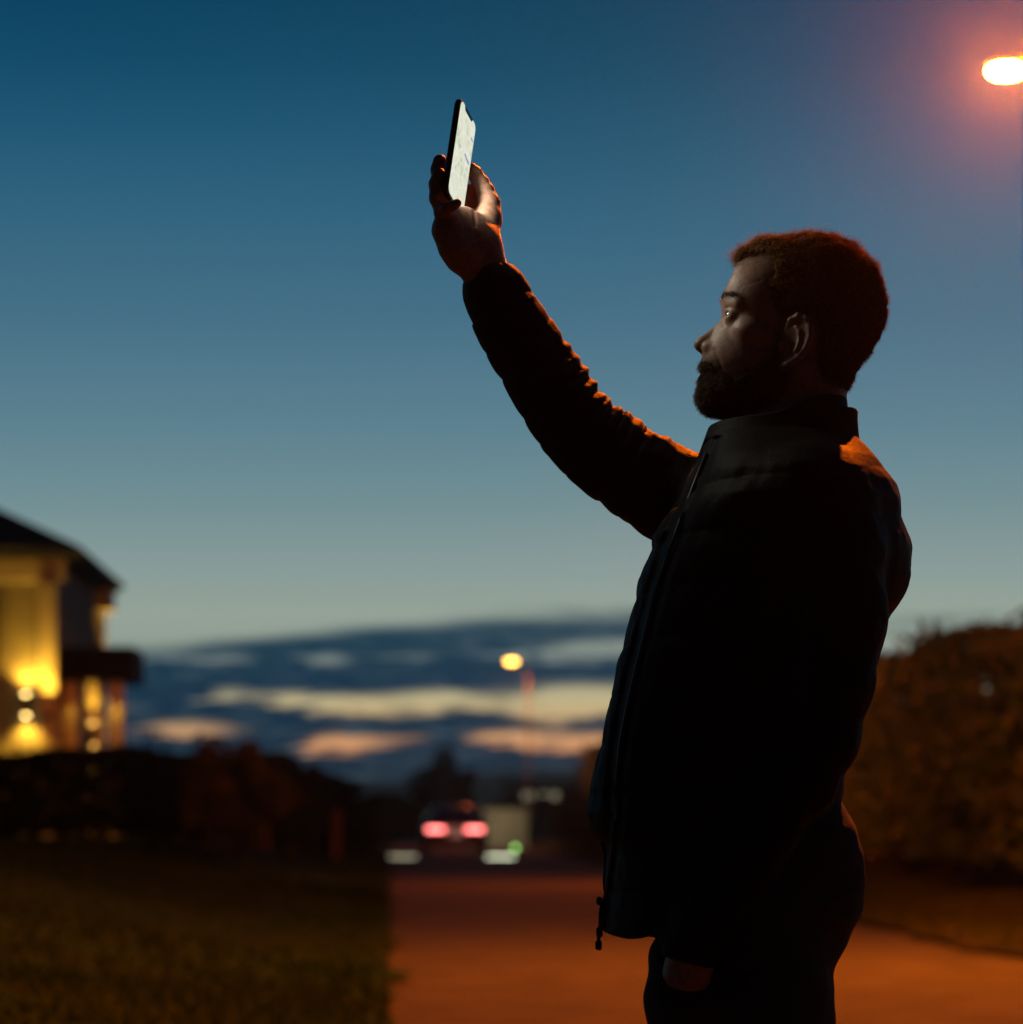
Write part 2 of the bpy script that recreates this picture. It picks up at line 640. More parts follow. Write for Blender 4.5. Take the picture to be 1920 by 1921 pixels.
M['cool_glow'] = material('cool_light', (0.7, 0.7, 0.6), 0.4, emit=(0.66, 0.70, 0.50), estr=3.2)
M['cool_glow_dim'] = material('cool_light_dim', (0.7, 0.7, 0.6), 0.4, emit=(0.62, 0.60, 0.40), estr=1.2)
M['green_glow'] = material('green_light', (0.5, 0.8, 0.4), 0.4, emit=(0.42, 1.0, 0.22), estr=3.0)
M['window_glow'] = material('lit_window', (0.5, 0.5, 0.4), 0.4, emit=(0.52, 0.45, 0.30), estr=0.45)
M['wood_red'] = material('red_brown_wood', (0.13, 0.05, 0.035), 0.8, (0.09, 0.035, 0.025), 7, 0.3, 30)
M['hill'] = material('far_hill', (0.02, 0.026, 0.026), 1.0, (0.016, 0.02, 0.02), 0.01)

SODIUM = (1.0, 0.14, 0.002)
WARM = (1.0, 0.50, 0.04)


def lamp(kind, name, loc, power, color, parent=None, size=0.06, target=None, angle=60, blend=0.6):
    L = bpy.data.lights.new(name, kind)
    L.energy = power
    L.color = color
    if kind in ('POINT', 'SPOT'):
        L.shadow_soft_size = size
    if kind == 'SPOT':
        L.spot_size = math.radians(angle)
        L.spot_blend = blend
    o = bpy.data.objects.new(name, L)
    COL.objects.link(o)
    o.location = loc
    if target is not None:
        d = Vector(target) - Vector(loc)
        o.rotation_euler = d.to_track_quat('-Z', 'Y').to_euler()
    if parent is not None:
        o.parent = parent
    return o


# ------------------------------------------------------------------ the setting: ground, road, hills
def lawn_h(x, y):
    """height of the bank left of the road"""
    lat = road_left(y) - x                       # metres left of the road edge
    t = np.clip(lat / 5.5, 0, 1)
    b = 0.62 * t * t * (3 - 2 * t)
    g = 0.035 * np.sin(x * 1.7 + y * 0.35) + 0.03 * np.sin(y * 0.9 - x * 0.6 + 1)
    return np.where(lat > 0, b + g * np.clip(lat * 1.2, 0, 1) + 0.05, 0.05)


def verge_h(x, y):
    lat = x - road_left(y) - ROAD_W
    g = 0.04 * np.sin(x * 1.3 + y * 0.45) + 0.03 * np.sin(y * 0.8 + 2)
    return np.where(lat > 0, 0.07 + np.clip(lat, 0, 3) * 0.05 + g * np.clip(lat, 0, 1), 0.05)


def grid_sheet(name, us, vs, fn, mat, kind, label=None):
    U, Vv = np.meshgrid(us, vs, indexing='ij')
    P = fn(U.ravel(), Vv.ravel())
    a, b = len(us), len(vs)
    i = np.arange(a * b).reshape(a, b)
    Fc = np.stack([i[:-1, :-1], i[1:, :-1], i[1:, 1:], i[:-1, 1:]], -1).reshape(-1, 4)
    o = link(name, mesh_np(name, P, Fc), mat)
    tag(o, label, kind=kind)
    return o


# base ground out to the horizon
grid_sheet('ground', np.linspace(-500, 500, 13), np.linspace(-60, 640, 12),
           lambda x, y: np.stack([x, y, np.full_like(x, -0.06)], -1), M['soil'], 'structure',
           'dark flat ground running out to the hills')
ys = np.concatenate([np.linspace(-12, 60, 289), np.linspace(61, 170, 60)])
grid_sheet('road', np.linspace(0, 1, 10), ys,
           lambda t, y: np.stack([road_left(y) - 0.4 + t * (ROAD_W + 0.8), y, 0.016 * np.sin(t * PI) + 0 * y], -1),
           M['asphalt'], 'structure', 'narrow asphalt road lit orange by street lamps')
lat = np.concatenate([np.linspace(0, 8, 33), np.linspace(9, 60, 20)])
rr = R_(3)
jag = lambda y: 0.07 * np.sin(y * 1.1) + 0.06 * np.sin(y * 2.7 + 1) + 0.05 * np.sin(y * 6.1)
grid_sheet('grass_bank', lat, ys,
           lambda l, y: np.stack([road_left(y) - l + jag(y) * (l < .1), y, np.where(l < .1, 0.045, lawn_h(road_left(y) - l, y))], -1)[:, [0, 1, 2]],
           M['soil'], 'structure', 'rough grass bank rising left of the road')
grid_sheet('grass_verge', lat, ys,
           lambda l, y: np.stack([road_left(y) + ROAD_W + l + jag(y + 9) * (l < .1), y,
                                  np.where(l < .1, 0.045, verge_h(road_left(y) + ROAD_W + l, y))], -1),
           M['verge_soil'], 'structure', 'grass verge between the road and the tall hedge')
# low ridge far away, where the ground ends
hx = np.linspace(-480, 480, 161)
hz = 6.9 + 1.0 * np.sin(hx * 0.021 + 1) + 0.8 * np.sin(hx * 0.06) + 0.35 * np.sin(hx * 0.19 + 2)
P = np.concatenate([np.stack([hx, np.full_like(hx, 440), np.full_like(hx, -0.2)], -1),
                    np.stack([hx, np.full_like(hx, 490), hz * 0.75], -1),
                    np.stack([hx, np.full_like(hx, 540), hz * 1.12], -1),
                    np.stack([hx, np.full_like(hx, 620), np.full_like(hx, -0.2)], -1)])
n_ = len(hx)
Fc = np.concatenate([np.stack([np.arange(n_ - 1) + r * n_, np.arange(1, n_) + r * n_, np.arange(1, n_) + (r + 1) * n_,
                               np.arange(n_ - 1) + (r + 1) * n_], -1) for r in range(3)])
tag(link('hills', mesh_np('hills', P, Fc), M['hill']), 'low dark blue hills on the horizon', kind='structure')


# ---- foliage: many separate leaf-sized faces
def leaf_mesh(name, C, size, mat, parent, seed, Nrm=None):
    r = R_(seed)
    n = len(C)
    d = r.normal(size=(n, 3))
    if Nrm is not None:
        d = d * 0.7 + Nrm
    d /= np.linalg.norm(d, axis=1, keepdims=True)
    a = np.cross(d, r.normal(size=(n, 3)))
    a /= np.linalg.norm(a, axis=1, keepdims=True)
    b = np.cross(d, a)
    s = (size * r.uniform(0.6, 1.4, n))[:, None]
    V = np.stack([C - a * s, C + b * s * 0.45 + d * s * .12, C + a * s, C - b * s * 0.45 + d * s * .12], 1).reshape(-1, 3)
    Fc = np.arange(n * 4).reshape(n, 4)
    return link(name, mesh_np(name, V, Fc, False), mat, parent)


def bush(name, loc, rx, ry, h, n, mat, label, cat, group=None, seed=1, size=0.06, trunk=0.0, squareness=0.0):
    """stems, limbs and a crown of leaves gathered in clumps"""
    r = R_(seed)
    root = empty(name, loc)
    tag(root, label, cat, group)
    nc = max(14, int(n / 220))
    cl = r.normal(size=(nc, 3))
    cl /= np.linalg.norm(cl, axis=1, keepdims=True)
    if squareness > 0:
        cl = np.sign(cl) * np.abs(cl) ** (1 - squareness)
        cl /= np.maximum(np.abs(cl).max(1, keepdims=True) ** squareness, .3)
    cl *= r.uniform(0.45, 0.92, (nc, 1)) ** 0.6
    cz = trunk + (h - trunk) * 0.5
    cc = cl * np.array([rx, ry, (h - trunk) * 0.5]) + np.array([0, 0, cz])
    pick = r.randint(0, nc, n)
    cr = r.uniform(0.20, 0.42, nc) * min(rx, ry, (h - trunk) * .5)
    dd = r.normal(size=(n, 3))
    dd /= np.linalg.norm(dd, axis=1, keepdims=True)
    C = cc[pick] + dd * (cr[pick] * r.uniform(0.35, 1.0, n) ** 0.5)[:, None]
    C = C[C[:, 2] > 0.02]
    leaf_mesh('crown', C, size, mat, root, seed + 1)
    mb = MB()
    k = 5 if trunk == 0 else 1
    for i in range(k):
        a = 2 * PI * i / k
        ox, oy = (0.12 * math.cos(a) * rx, 0.12 * math.sin(a) * ry) if k > 1 else (0, 0)
        mb.tube([(ox, oy, -0.15), (ox * 2, oy * 2, cz * 0.5), (ox * 3.2, oy * 3.2, cz), (ox * 3.8, oy * 3.8, cz * 1.4)],
                [0.05 * h / 2, 0.04 * h / 2, 0.025 * h / 2, 0.01], 7)
    for j in range(0, nc, 2):
        q = cc[j]
        mb.tube([(0, 0, cz * 0.55), tuple(0.5 * q + np.array([0, 0, cz * 0.25])), tuple(q)], [0.022 * h / 2, 0.014 * h / 2, 0.004], 5)
    mb.build('trunk', M['bark'], root, True)
    return root


def hedge(name, A, B, width, h, n, mat, label, seed, size=0.07, zbase=0.0, bumps=0.12, group=None, rise=None):
    """a clipped hedge running from A to B: leaves over an uneven body, stems inside"""
    r = R_(seed)
    A, B = np.array(A), np.array(B)
    L = np.linalg.norm(B - A)
    t = (B - A) / L
    nn = np.array([-t[1], t[0]])
    root = empty(name, (A[0], A[1], zbase))
    tag(root, label, 'hedge', group)
    s = r.uniform(0, L, n)
    face = r.rand(n)
    topz = h * (1 + bumps * (0.5 * np.sin(s * 0.9 + seed) + 0.35 * np.sin(s * 2.3 + 1) + 0.3 * np.sin(s * 5.2)))
    if rise:                                     # clipped lower towards its near end
        topz = topz * np.clip((A[1] + t[1] * s) / rise, 0.55, 1)
    bul = 0.16 * np.sin(s * 1.7 + 2) + 0.1 * np.sin(s * 4.1)
    z = r.uniform(0.12, 1, n) * topz
    bul = bul + 0.12 * np.sin(z * 3.1 + s * 1.3) + 0.09 * np.sin(z * 7 - s * 3.3)
    off = np.where(face < 0.42, width / 2 + bul, np.where(face < 0.62, -width / 2 - bul, r.uniform(-.5, .5, n) * width))
    z = np.where(face >= 0.62, np.where(face > 0.82, topz - r.uniform(0, .25, n) ** 2 * 2, z), z)
    off = off + r.normal(size=n) * 0.09
    z = np.where(r.rand(n) < 0.02, z + r.uniform(0, .35, n), z)
    C = np.stack([t[0] * s + nn[0] * off, t[1] * s + nn[1] * off, z], -1)
    tag(leaf_mesh('foliage', C, size, mat, root, seed + 1), kind='stuff')
    # dense shaded twigs inside
    m = int(L * 10)
    mb = MB()
    for i in range(m):
        q = r.uniform(0, L)
        o2 = r.uniform(-.3, .3) * width
        p0 = np.array([t[0] * q + nn[0] * o2, t[1] * q + nn[1] * o2, -0.1])
        lean = r.normal(size=2) * 0.25
        p1 = p0 + np.array([lean[0], lean[1], h * r.uniform(.6, .95) * (min((A[1] + t[1] * q) / rise, 1) if rise else 1)])
        mb.tube([tuple(p0), tuple((p0 + p1) / 2 + np.array([lean[1] * .3, lean[0] * .3, 0])), tuple(p1)], [0.03, 0.022, 0.006], 5, False)
    tag(mb.build('twig', M['bark'], root, True), kind='stuff')
    return root


# ---- tall hedge along the right side of the road
HR = lambda Y, l: np.array([road_left(Y) + l, Y])
hedge('hedge', HR(104, 7.7), HR(20, 7.7), 1.6, 3.12, 95000, M['leaf'],
      'tall leafy hedge lit orange beside the right edge of the road', 11, 0.095, 0.15, 0.05, rise=36)
# a taller shrub rising from the hedge at the right edge of the picture
bush('shrub', (*HR(33, 7.35), 0.1), 0.52, 0.6, 3.12, 9000, M['leaf'],
     'taller shrub rising above the hedge at the right edge', 'shrub', seed=21, size=0.07)
bush('shrub', (*HR(36.5, 8.6), 0.1), 1.0, 0.9, 3.75, 1500, M['leaf'],
     'thin twiggy shrub poking out above the orange hedge near his elbow', 'shrub', seed=22, size=0.05, trunk=2.4)
# ---- dark garden hedge in front of the house, bushes beside the road on the left
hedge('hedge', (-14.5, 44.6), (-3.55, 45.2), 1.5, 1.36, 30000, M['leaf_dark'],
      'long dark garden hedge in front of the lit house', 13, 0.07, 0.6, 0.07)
bush('bush', tuple(at(440, 1590, 41)), 0.72, 0.7, 1.42, 7000, M['leaf_brown'],
     'rusty brown bush at the end of the dark garden hedge', 'bush', seed=31, size=0.055)
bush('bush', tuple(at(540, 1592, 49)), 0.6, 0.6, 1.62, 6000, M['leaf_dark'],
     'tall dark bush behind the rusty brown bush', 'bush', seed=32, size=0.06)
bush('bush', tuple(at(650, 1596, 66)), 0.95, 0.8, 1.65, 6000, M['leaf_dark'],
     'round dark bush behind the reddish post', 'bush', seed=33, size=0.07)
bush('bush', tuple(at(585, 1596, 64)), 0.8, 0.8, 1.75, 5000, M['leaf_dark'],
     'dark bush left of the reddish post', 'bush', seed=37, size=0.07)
bush('tree', (*at(832, 1548, 150)[:2], -0.05), 1.7, 1.7, 4.0, 6000, M['leaf_dark'],
     'rounded dark tree standing beyond the red car', 'tree', seed=34, size=0.13, trunk=0.5)
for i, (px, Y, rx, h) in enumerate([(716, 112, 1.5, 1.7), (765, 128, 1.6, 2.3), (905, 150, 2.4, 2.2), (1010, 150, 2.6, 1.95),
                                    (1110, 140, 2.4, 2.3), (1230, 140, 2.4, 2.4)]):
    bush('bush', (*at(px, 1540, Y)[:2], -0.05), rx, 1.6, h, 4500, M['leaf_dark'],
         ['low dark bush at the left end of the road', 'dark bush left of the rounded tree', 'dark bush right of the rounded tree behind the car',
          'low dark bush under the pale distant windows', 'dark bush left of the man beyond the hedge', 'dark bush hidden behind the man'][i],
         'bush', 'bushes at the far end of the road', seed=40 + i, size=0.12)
bush('bush', (*HR(88, 5.75), 0.0), 1.0, 1.4, 1.55, 6000, M['leaf_brown'],
     'brown lit bush at the roadside right of the pale garden wall', 'bush', seed=50, size=0.07)


# ---- grass blades on both sides of the road (nobody could count them)
def grass(name, n, seed, side, label):
    r = R_(seed)
    y = 9 + 75 * r.rand(n) ** 1.6
    if side < 0:
        l = r.rand(n) ** 1.3 * 12
        x = road_left(y) - l
        z = lawn_h(x, y)
    else:
        l = r.rand(n) * 3.4
        x = road_left(y) + ROAD_W + l
        z = verge_h(x, y)
    patch = 0.5 + 0.5 * np.sin(x * 0.9 + 1.3 * np.sin(y * .3)) * np.sin(y * 0.35 + x * .4)
    hgt = (0.02 + 0.05 * r.rand(n) * (0.3 + patch)) * np.clip(l * 3 + .3, 0, 1)
    a = r.uniform(0, 2 * PI, n)
    wd = 0.012 + 0.014 * r.rand(n)
    b = np.stack([x, y, z - 0.01], -1)
    sx = np.stack([np.cos(a) * wd, np.sin(a) * wd, 0 * a], -1)
    ln = r.normal(size=(n, 2)) * 0.35
    mid = b + np.stack([ln[:, 0] * hgt * .4, ln[:, 1] * hgt * .4, hgt * .6], -1)
    tip = b + np.stack([ln[:, 0] * hgt, ln[:, 1] * hgt, hgt], -1)
    V = np.stack([b - sx, b + sx, mid + sx * .7, mid - sx * .7, tip + sx * .1, tip - sx * .1], 1).reshape(-1, 3)
    base = (np.arange(n) * 6)[:, None, None]
    Fc = (base + np.array([[0, 1, 2, 3], [3, 2, 4, 5]])[None]).reshape(-1, 4)
    tag(link(name, mesh_np(name, V, Fc, False), M['grass'] if side < 0 else M['verge']), label, 'grass', kind='stuff')


grass('grass', 90000, 61, -1, 'rough uncut grass on the bank left of the road')
grass('grass', 40000, 62, 1, 'grass on the verge in front of the orange hedge')


# ------------------------------------------------------------------ street lamps
def street_lamp(base, h, head_x, label, power, lens, lx=0.20, ly=0.12, lz=0.075, drop=0.0):
    root = empty('street_lamp', base)
    tag(root, label, 'street lamp', 'street lamps along the right side of the road')
    MB().tube([(0, 0, -0.2), (0, 0, 0.9), (0, 0, 0.95), (0, 0, h - 0.35)], [0.07, 0.07, 0.035, 0.025], 12).build('pole', M['metal_dark'], root, True)
    pts = [(0, 0, h - 0.36), (-0.05, 0, h - 0.1), (head_x * .35, 0, h + 0.05), (head_x, 0, h + 0.11)]
    MB().tube(pts, 0.03, 10).build('arm', M['metal_dark'], root, True)
    hd = MB()
    prof = [(-0.34, 0.02, 0.05), (-0.28, 0.10, 0.09), (-0.05, 0.14, 0.12), (0.16, 0.12, 0.11), (0.3, 0.05, 0.08)]
    V, Fc = [], []
    for (x, wy, t) in prof:
        for k in range(10):
            a = PI * k / 9
            V.append((head_x - 0.06 + x * 0.34, wy * 0.55 * math.cos(a), h + 0.06 + t * 0.6 * math.sin(a)))
    for i in range(4):
        for k in range(9):
            a = i * 10 + k
            Fc.append([a, a + 1, a + 11, a + 10])
    hd.poly(V, Fc).build('lamp_head', M['metal_dark'], root, True)
    bm = bmesh.new()
    bmesh.ops.create_uvsphere(bm, u_segments=20, v_segments=10, radius=1)
    for v in bm.verts:
        v.co = Vector((head_x - 0.06 + v.co.x * lx, v.co.y * ly, h + 0.05 - drop + v.co.z * lz))
    me = bpy.data.meshes.new('lens')
    bm.to_mesh(me)
    bm.free()
    link('lens', me, M[lens], root)
    if power:
        lamp('SPOT', 'lamp_light', (head_x - 0.06, 0, h - 0.03), power, SODIUM, root, 0.07, (head_x - 0.06, 0, 0), 172, 0.25)
    return root


Y1 = 20.0
p1 = at(1888, 129, Y1)
street_lamp((p1.x + 1.4, Y1, 0.0), p1.z - 0.05, -1.34, 'glowing orange street lamp high at the top right corner', 0, 'sodium', 0.115, 0.10, 0.045, 0.012)
Y3 = 97.0
p3 = at(960, 1241, Y3)
street_lamp((p3.x + 0.55, Y3, 0.0), p3.z - 0.05, -0.49, 'small distant street lamp left of the man above the car', 1500, 'sodium_far')
Y2 = 44.0
xl = 0.5 * ((p1.x - road_left(Y1)) + (p3.x - road_left(Y3))) + road_left(Y2)
street_lamp((xl + 1.2, Y2, 0.0), p1.z - 0.05, -1.14, "street lamp down the road hidden behind the man's chest", 2500, 'sodium_far')
Y0 = 9.0
street_lamp((road_left(Y0) + ROAD_W + 0.55, Y0, 0.0), 5.5, -2.9, 'long-armed street lamp overhead, just above the top of the picture', 5200, 'sodium_far')

# ------------------------------------------------------------------ house on the left
hx0, hy0 = -7.73, 50.6
house = empty('house', (hx0, hy0, 0.55), math.radians(2.35))
tag(house, 'two storey house with a dark hipped roof and yellow lit pillars', 'house')
EZ = 4.86                       # eaves above the house base
wl = MB()
wl.box((-16, 0, -0.6), (0, 7.6, EZ - 0.02))
wl.build('wall', M['wall_dark'], house)
OV = 0.36
rf = MB()
e0, e1, e2, e3 = (-16 - OV, -OV - .25, EZ), (OV, -OV - .25, EZ), (OV, 7.6 + OV, EZ), (-16 - OV, 7.6 + OV, EZ)
up = lambda p: (p[0], p[1], p[2] + 0.2)
hh = (7.6 + 2 * OV) / 2
r0, r1 = (-16 - OV + hh, 3.8, EZ + 0.2 + hh * 0.5), (OV - hh, 3.8, EZ + 0.2 + hh * 0.5)
rf.poly([e0, e1, e2, e3, up(e0), up(e1), up(e2), up(e3), r0, r1],
        [[0, 1, 2, 3], [0, 1, 5, 4], [1, 2, 6, 5], [2, 3, 7, 6], [3, 0, 4, 7], [4, 5, 9, 8], [5, 6, 9], [6, 7, 8, 9], [7, 4, 8]])
rfo = rf.build('roof', M['roof'], house)
MB().box((-6.2, 3.2, EZ + 1.6), (-5.5, 3.9, EZ + 3.1), 0.02).build('chimney', M['wall_dark'], rfo)
MB().tube([(-16 - OV, -OV - .3, EZ + 0.12), (OV + .05, -OV - .3, EZ + 0.12)], 0.06, 8).build('gutter', M['bumper'], rfo, True)
MB().tube([(OV + .05, -OV - .2, EZ + 0.12), (OV + .05, 7.6 + OV, EZ + 0.12)], 0.06, 8).build('gutter', M['bumper'], rfo, True)
MB().box((-15.9, -0.07, EZ - 0.40), (0.17, -0.003, EZ - 0.025), 0.01).build('frieze', M['white_paint'], house)
MB().box((0.003, 7.0, EZ - 0.40), (0.30, 7.75, EZ - 0.025), 0.01).build('frieze', M['white_paint'], house)
for xa in (-0.28, -3.6, -7.2):
    MB().box((xa, -0.12, -0.5), (xa + 0.30, -0.003, EZ - 0.42), 0.01).build('pillar', M['white_paint'], house)
MB().box((-0.12, 7.35, 0.0), (0.12, 7.72, EZ - 0.42), 0.01).build('pillar', M['white_paint'], house)


def window(x0, x1, z0, z1, mat):
    f = MB()
    t = 0.07
    f.box((x0, -0.05, z0), (x0 + t, -0.004, z1)).box((x1 - t, -0.05, z0), (x1, -0.004, z1))
    f.box((x0 + t, -0.05, z0), (x1 - t, -0.004, z0 + t)).box((x0 + t, -0.05, z1 - t), (x1 - t, -0.004, z1))
    f.box(((x0 + x1) / 2 - .025, -0.045, z0 + t), ((x0 + x1) / 2 + .025, -0.004, z1 - t))
    fo = f.build('window', M['bumper'], house)
    MB().box((x0 + t, -0.03, z0 + t), (x1 - t, -0.012, z1 - t)).build('pane', mat, fo)


window(-2.25, -0.98, 3.0, 4.25, M['window_glow'])
window(-2.2, -1.35, 0.6, 1.9, M['glass'])
window(-5.6, -4.4, 3.0, 4.25, M['glass'])
window(-5.6, -4.4, 0.6, 1.9, M['glass'])
window(-9.6, -8.2, 3.0, 4.25, M['glass'])


def wall_lamp(x, y, z, dirv, pu, pd, bulb='warm_bulb', ang=46):
    """up-and-down wall light fixed to the house"""
    b = MB()
    b.tube([(x, y, z - 0.17), (x, y, z + 0.17)], 0.05, 12)
    b.box((x - 0.03, min(y, y + dirv), z - 0.03), (x + 0.03, max(y, y + dirv), z + 0.03))
    o = b.build('wall_lamp', M['bumper'], house, True)
    MB().tube([(x, y, z + 0.171), (x, y, z + 0.195)], 0.045, 12).build('bulb', M[bulb], o, True)
    MB().tube([(x, y, z - 0.195), (x, y, z - 0.171)], 0.045, 12).build('bulb', M[bulb], o, True)
    if pu:
        lamp('SPOT', 'up_light', (x, y, z + 0.21), pu, WARM, house, 0.03, (x, y + dirv * .35, z + 3), ang, 0.8)
    if pd:
        lamp('SPOT', 'down_light', (x, y, z - 0.21), pd, WARM, house, 0.03, (x, y + dirv * .35, z - 3), ang, 0.8)


def hl(px, py, Y):
    """picture position -> house coordinates"""
    q = at(px, py, Y) - Vector((hx0, hy0, 0.55))
    c, s = math.cos(-math.radians(2.35)), math.sin(-math.radians(2.35))
    return (q.x * c - q.y * s, q.x * s + q.y * c, q.z)


q = hl(47, 1322, 50.3)
wall_lamp(q[0], -0.17, q[2], 0.16, 140, 100, 'warm_bulb', 116)
q = hl(90, 1335, 50.3)
MB().box((q[0] - .06, -0.40, q[2] - .12), (q[0] + .06, -0.122, q[2] - .02), 0.01).build('up_lamp', M['bumper'], house)
lamp('SPOT', 'up_light', (q[0], -0.36, q[2] + 0.02), 150, WARM, house, 0.03, (q[0], -0.20, q[2] + 3), 80, 0.8)
q = hl(-60, 1322, 50.3)
wall_lamp(q[0], -0.17, q[2], 0.16, 140, 100, 'warm_bulb', 116)
wall_lamp(0.24, 7.5, 2.9, -0.1, 160, 60, 'warm_bulb_dim', 60)

# flat-roofed porch at the house's right side
pz0, pz1 = hl(0, 1279, 51.8)[2], hl(0, 1217, 51.8)[2]
pl, pr = hl(118, 0, 51.8)[0], hl(258, 0, 51.8)[0]
po = MB().box((pl, 0.5, pz0), (pr, 2.6, pz1), 0.02).build('porch_roof', M['roof'], house)
for (pxa, pxb, Yp) in ((122, 148, 51.6), (165, 188, 51.6), (208, 232, 51.6)):
    xa, xb = hl(pxa, 0, Yp)[0], hl(pxb, 0, Yp)[0]
    MB().box((xa, 0.7, -0.6), (xb, 0.93, pz0 - 0.003), 0.01).build('porch_post', M['white_paint'], house)
q = hl(176, 1378, 51.4)
wall_lamp(q[0], 0.60, q[2], 0.09, 60, 70, 'warm_bulb_dim', 50)
lamp('SPOT', 'porch_light', (hl(140, 0, 51.6)[0], 0.55, pz0 - 0.25), 5, WARM, house, 0.05, (hl(140, 0, 51.6)[0], 0.75, 0), 80, 0.8)
lamp('SPOT', 'porch_light', (hl(222, 0, 51.6)[0], 0.55, pz0 - 0.25), 9, WARM, house, 0.05, (hl(222, 0, 51.6)[0], 0.75, 0), 80, 0.8)

# ------------------------------------------------------------------ things by the road in the distance
po = empty('wooden_post', at(632, 1604, 60))
tag(po, 'short reddish wooden post among the dark bushes left of the road', 'post')
MB().box((-0.09, -0.09, -0.3), (0.09, 0.09, 0.86), 0.012).build('post', M['wood_red'], po)
MB().poly([(-.11, -.11, .86), (.11, -.11, .86), (.11, .11, .86), (-.11, .11, .86), (0, 0, .95)],
          [[0, 1, 4], [1, 2, 4], [2, 3, 4], [3, 0, 4], [3, 2, 1, 0]]).build('cap', M['wood_red'], po)

wa = at(908, 1600, 94)
wb = at(990, 1600, 94)
gw = empty('garden_wall', (wa.x, 94, 0))
tag(gw, 'pale rendered garden wall right behind the red car', 'wall')
MB().box((0, 0, -0.2), (wb.x - wa.x, 0.25, 1.18)).build('wall_body', M['pale_wall'], gw)
MB().box((-0.05, -0.05, 1.18), (wb.x - wa.x + 0.05, 0.30, 1.26), 0.01).build('coping', M['pale_wall'], gw)
lamp('POINT', 'wall_point_light', (0.3, -1.6, 0.9), 30, (1, .8, .45), gw, 0.05)  # bare point light in front of the wall, no fixture

for (pxa, pxb, mat, lab) in ((729, 782, 'cool_glow_dim', 'dim white light strip on the road edge left of the car'),
                            (913, 966, 'cool_glow', 'bright white light strip on the road right of the car')):
    Yb = 71.5
    a, b = at(pxa, 1611, Yb), at(pxb, 1611, Yb)
    o = empty('marker_light', ((a.x + b.x) / 2, Yb, 0.012))
    tag(o, lab, 'light strip', 'light strips set low across the road')
    hw = (b.x - a.x) / 2
    MB().box((-hw - .03, -.06, -0.02), (hw + .03, .06, 0.022), 0.008).build('base', M['bumper'], o)
    MB().box((-hw, -.05, 0.022), (hw, .05, 0.062), 0.012).build('diffuser', M[mat], o)
g = at(967, 1592, 73)
o = empty('signal_light', (g.x, 73, 0.01))
tag(o, 'small round green light beside the bright white strip', 'light')
MB().tube([(0, 0, -0.05), (0, 0, g.z - 0.07)], 0.02, 8).build('stalk', M['bumper'], o, True)
MB().tube([(0, -.03, g.z), (0, .03, g.z)], 0.075, 16).build('housing', M['bumper'], o, True)
MB().tube([(0, -.045, g.z), (0, -.031, g.z)], 0.055, 16).build('lens', M['green_glow'], o, True)

# distant house with pale windows
dh = at(1015, 1535, 210)
d_o = empty('distant_house', (dh.x, 210, 0))
tag(d_o, 'far low house with a row of pale windows beyond the bushes', 'house')
MB().box((-2.6, 0, -0.5), (2.6, 5, 3.0)).build('wall', M['leaf_dark'], d_o)
MB().poly([(-2.9, -.3, 3), (2.9, -.3, 3), (2.9, 5.3, 3), (-2.9, 5.3, 3), (-2.9, 2.5, 3.5), (2.9, 2.5, 3.5)],
          [[0, 1, 5, 4], [2, 3, 4, 5], [0, 4, 3], [1, 2, 5], [3, 2, 1, 0]]).build('roof', M['roof'], d_o)
for xa, xb in ((-1.25, -0.55), (-0.1, 0.45), (0.75, 1.25)):
    f = MB().box((xa - .05, -.04, 2.15), (xb + .05, -.002, 2.72)).build('window', M['bumper'], d_o)
    MB().box((xa, -.06, 2.2), (xb, -.042, 2.67)).build('pane', M['window_glow'], f)


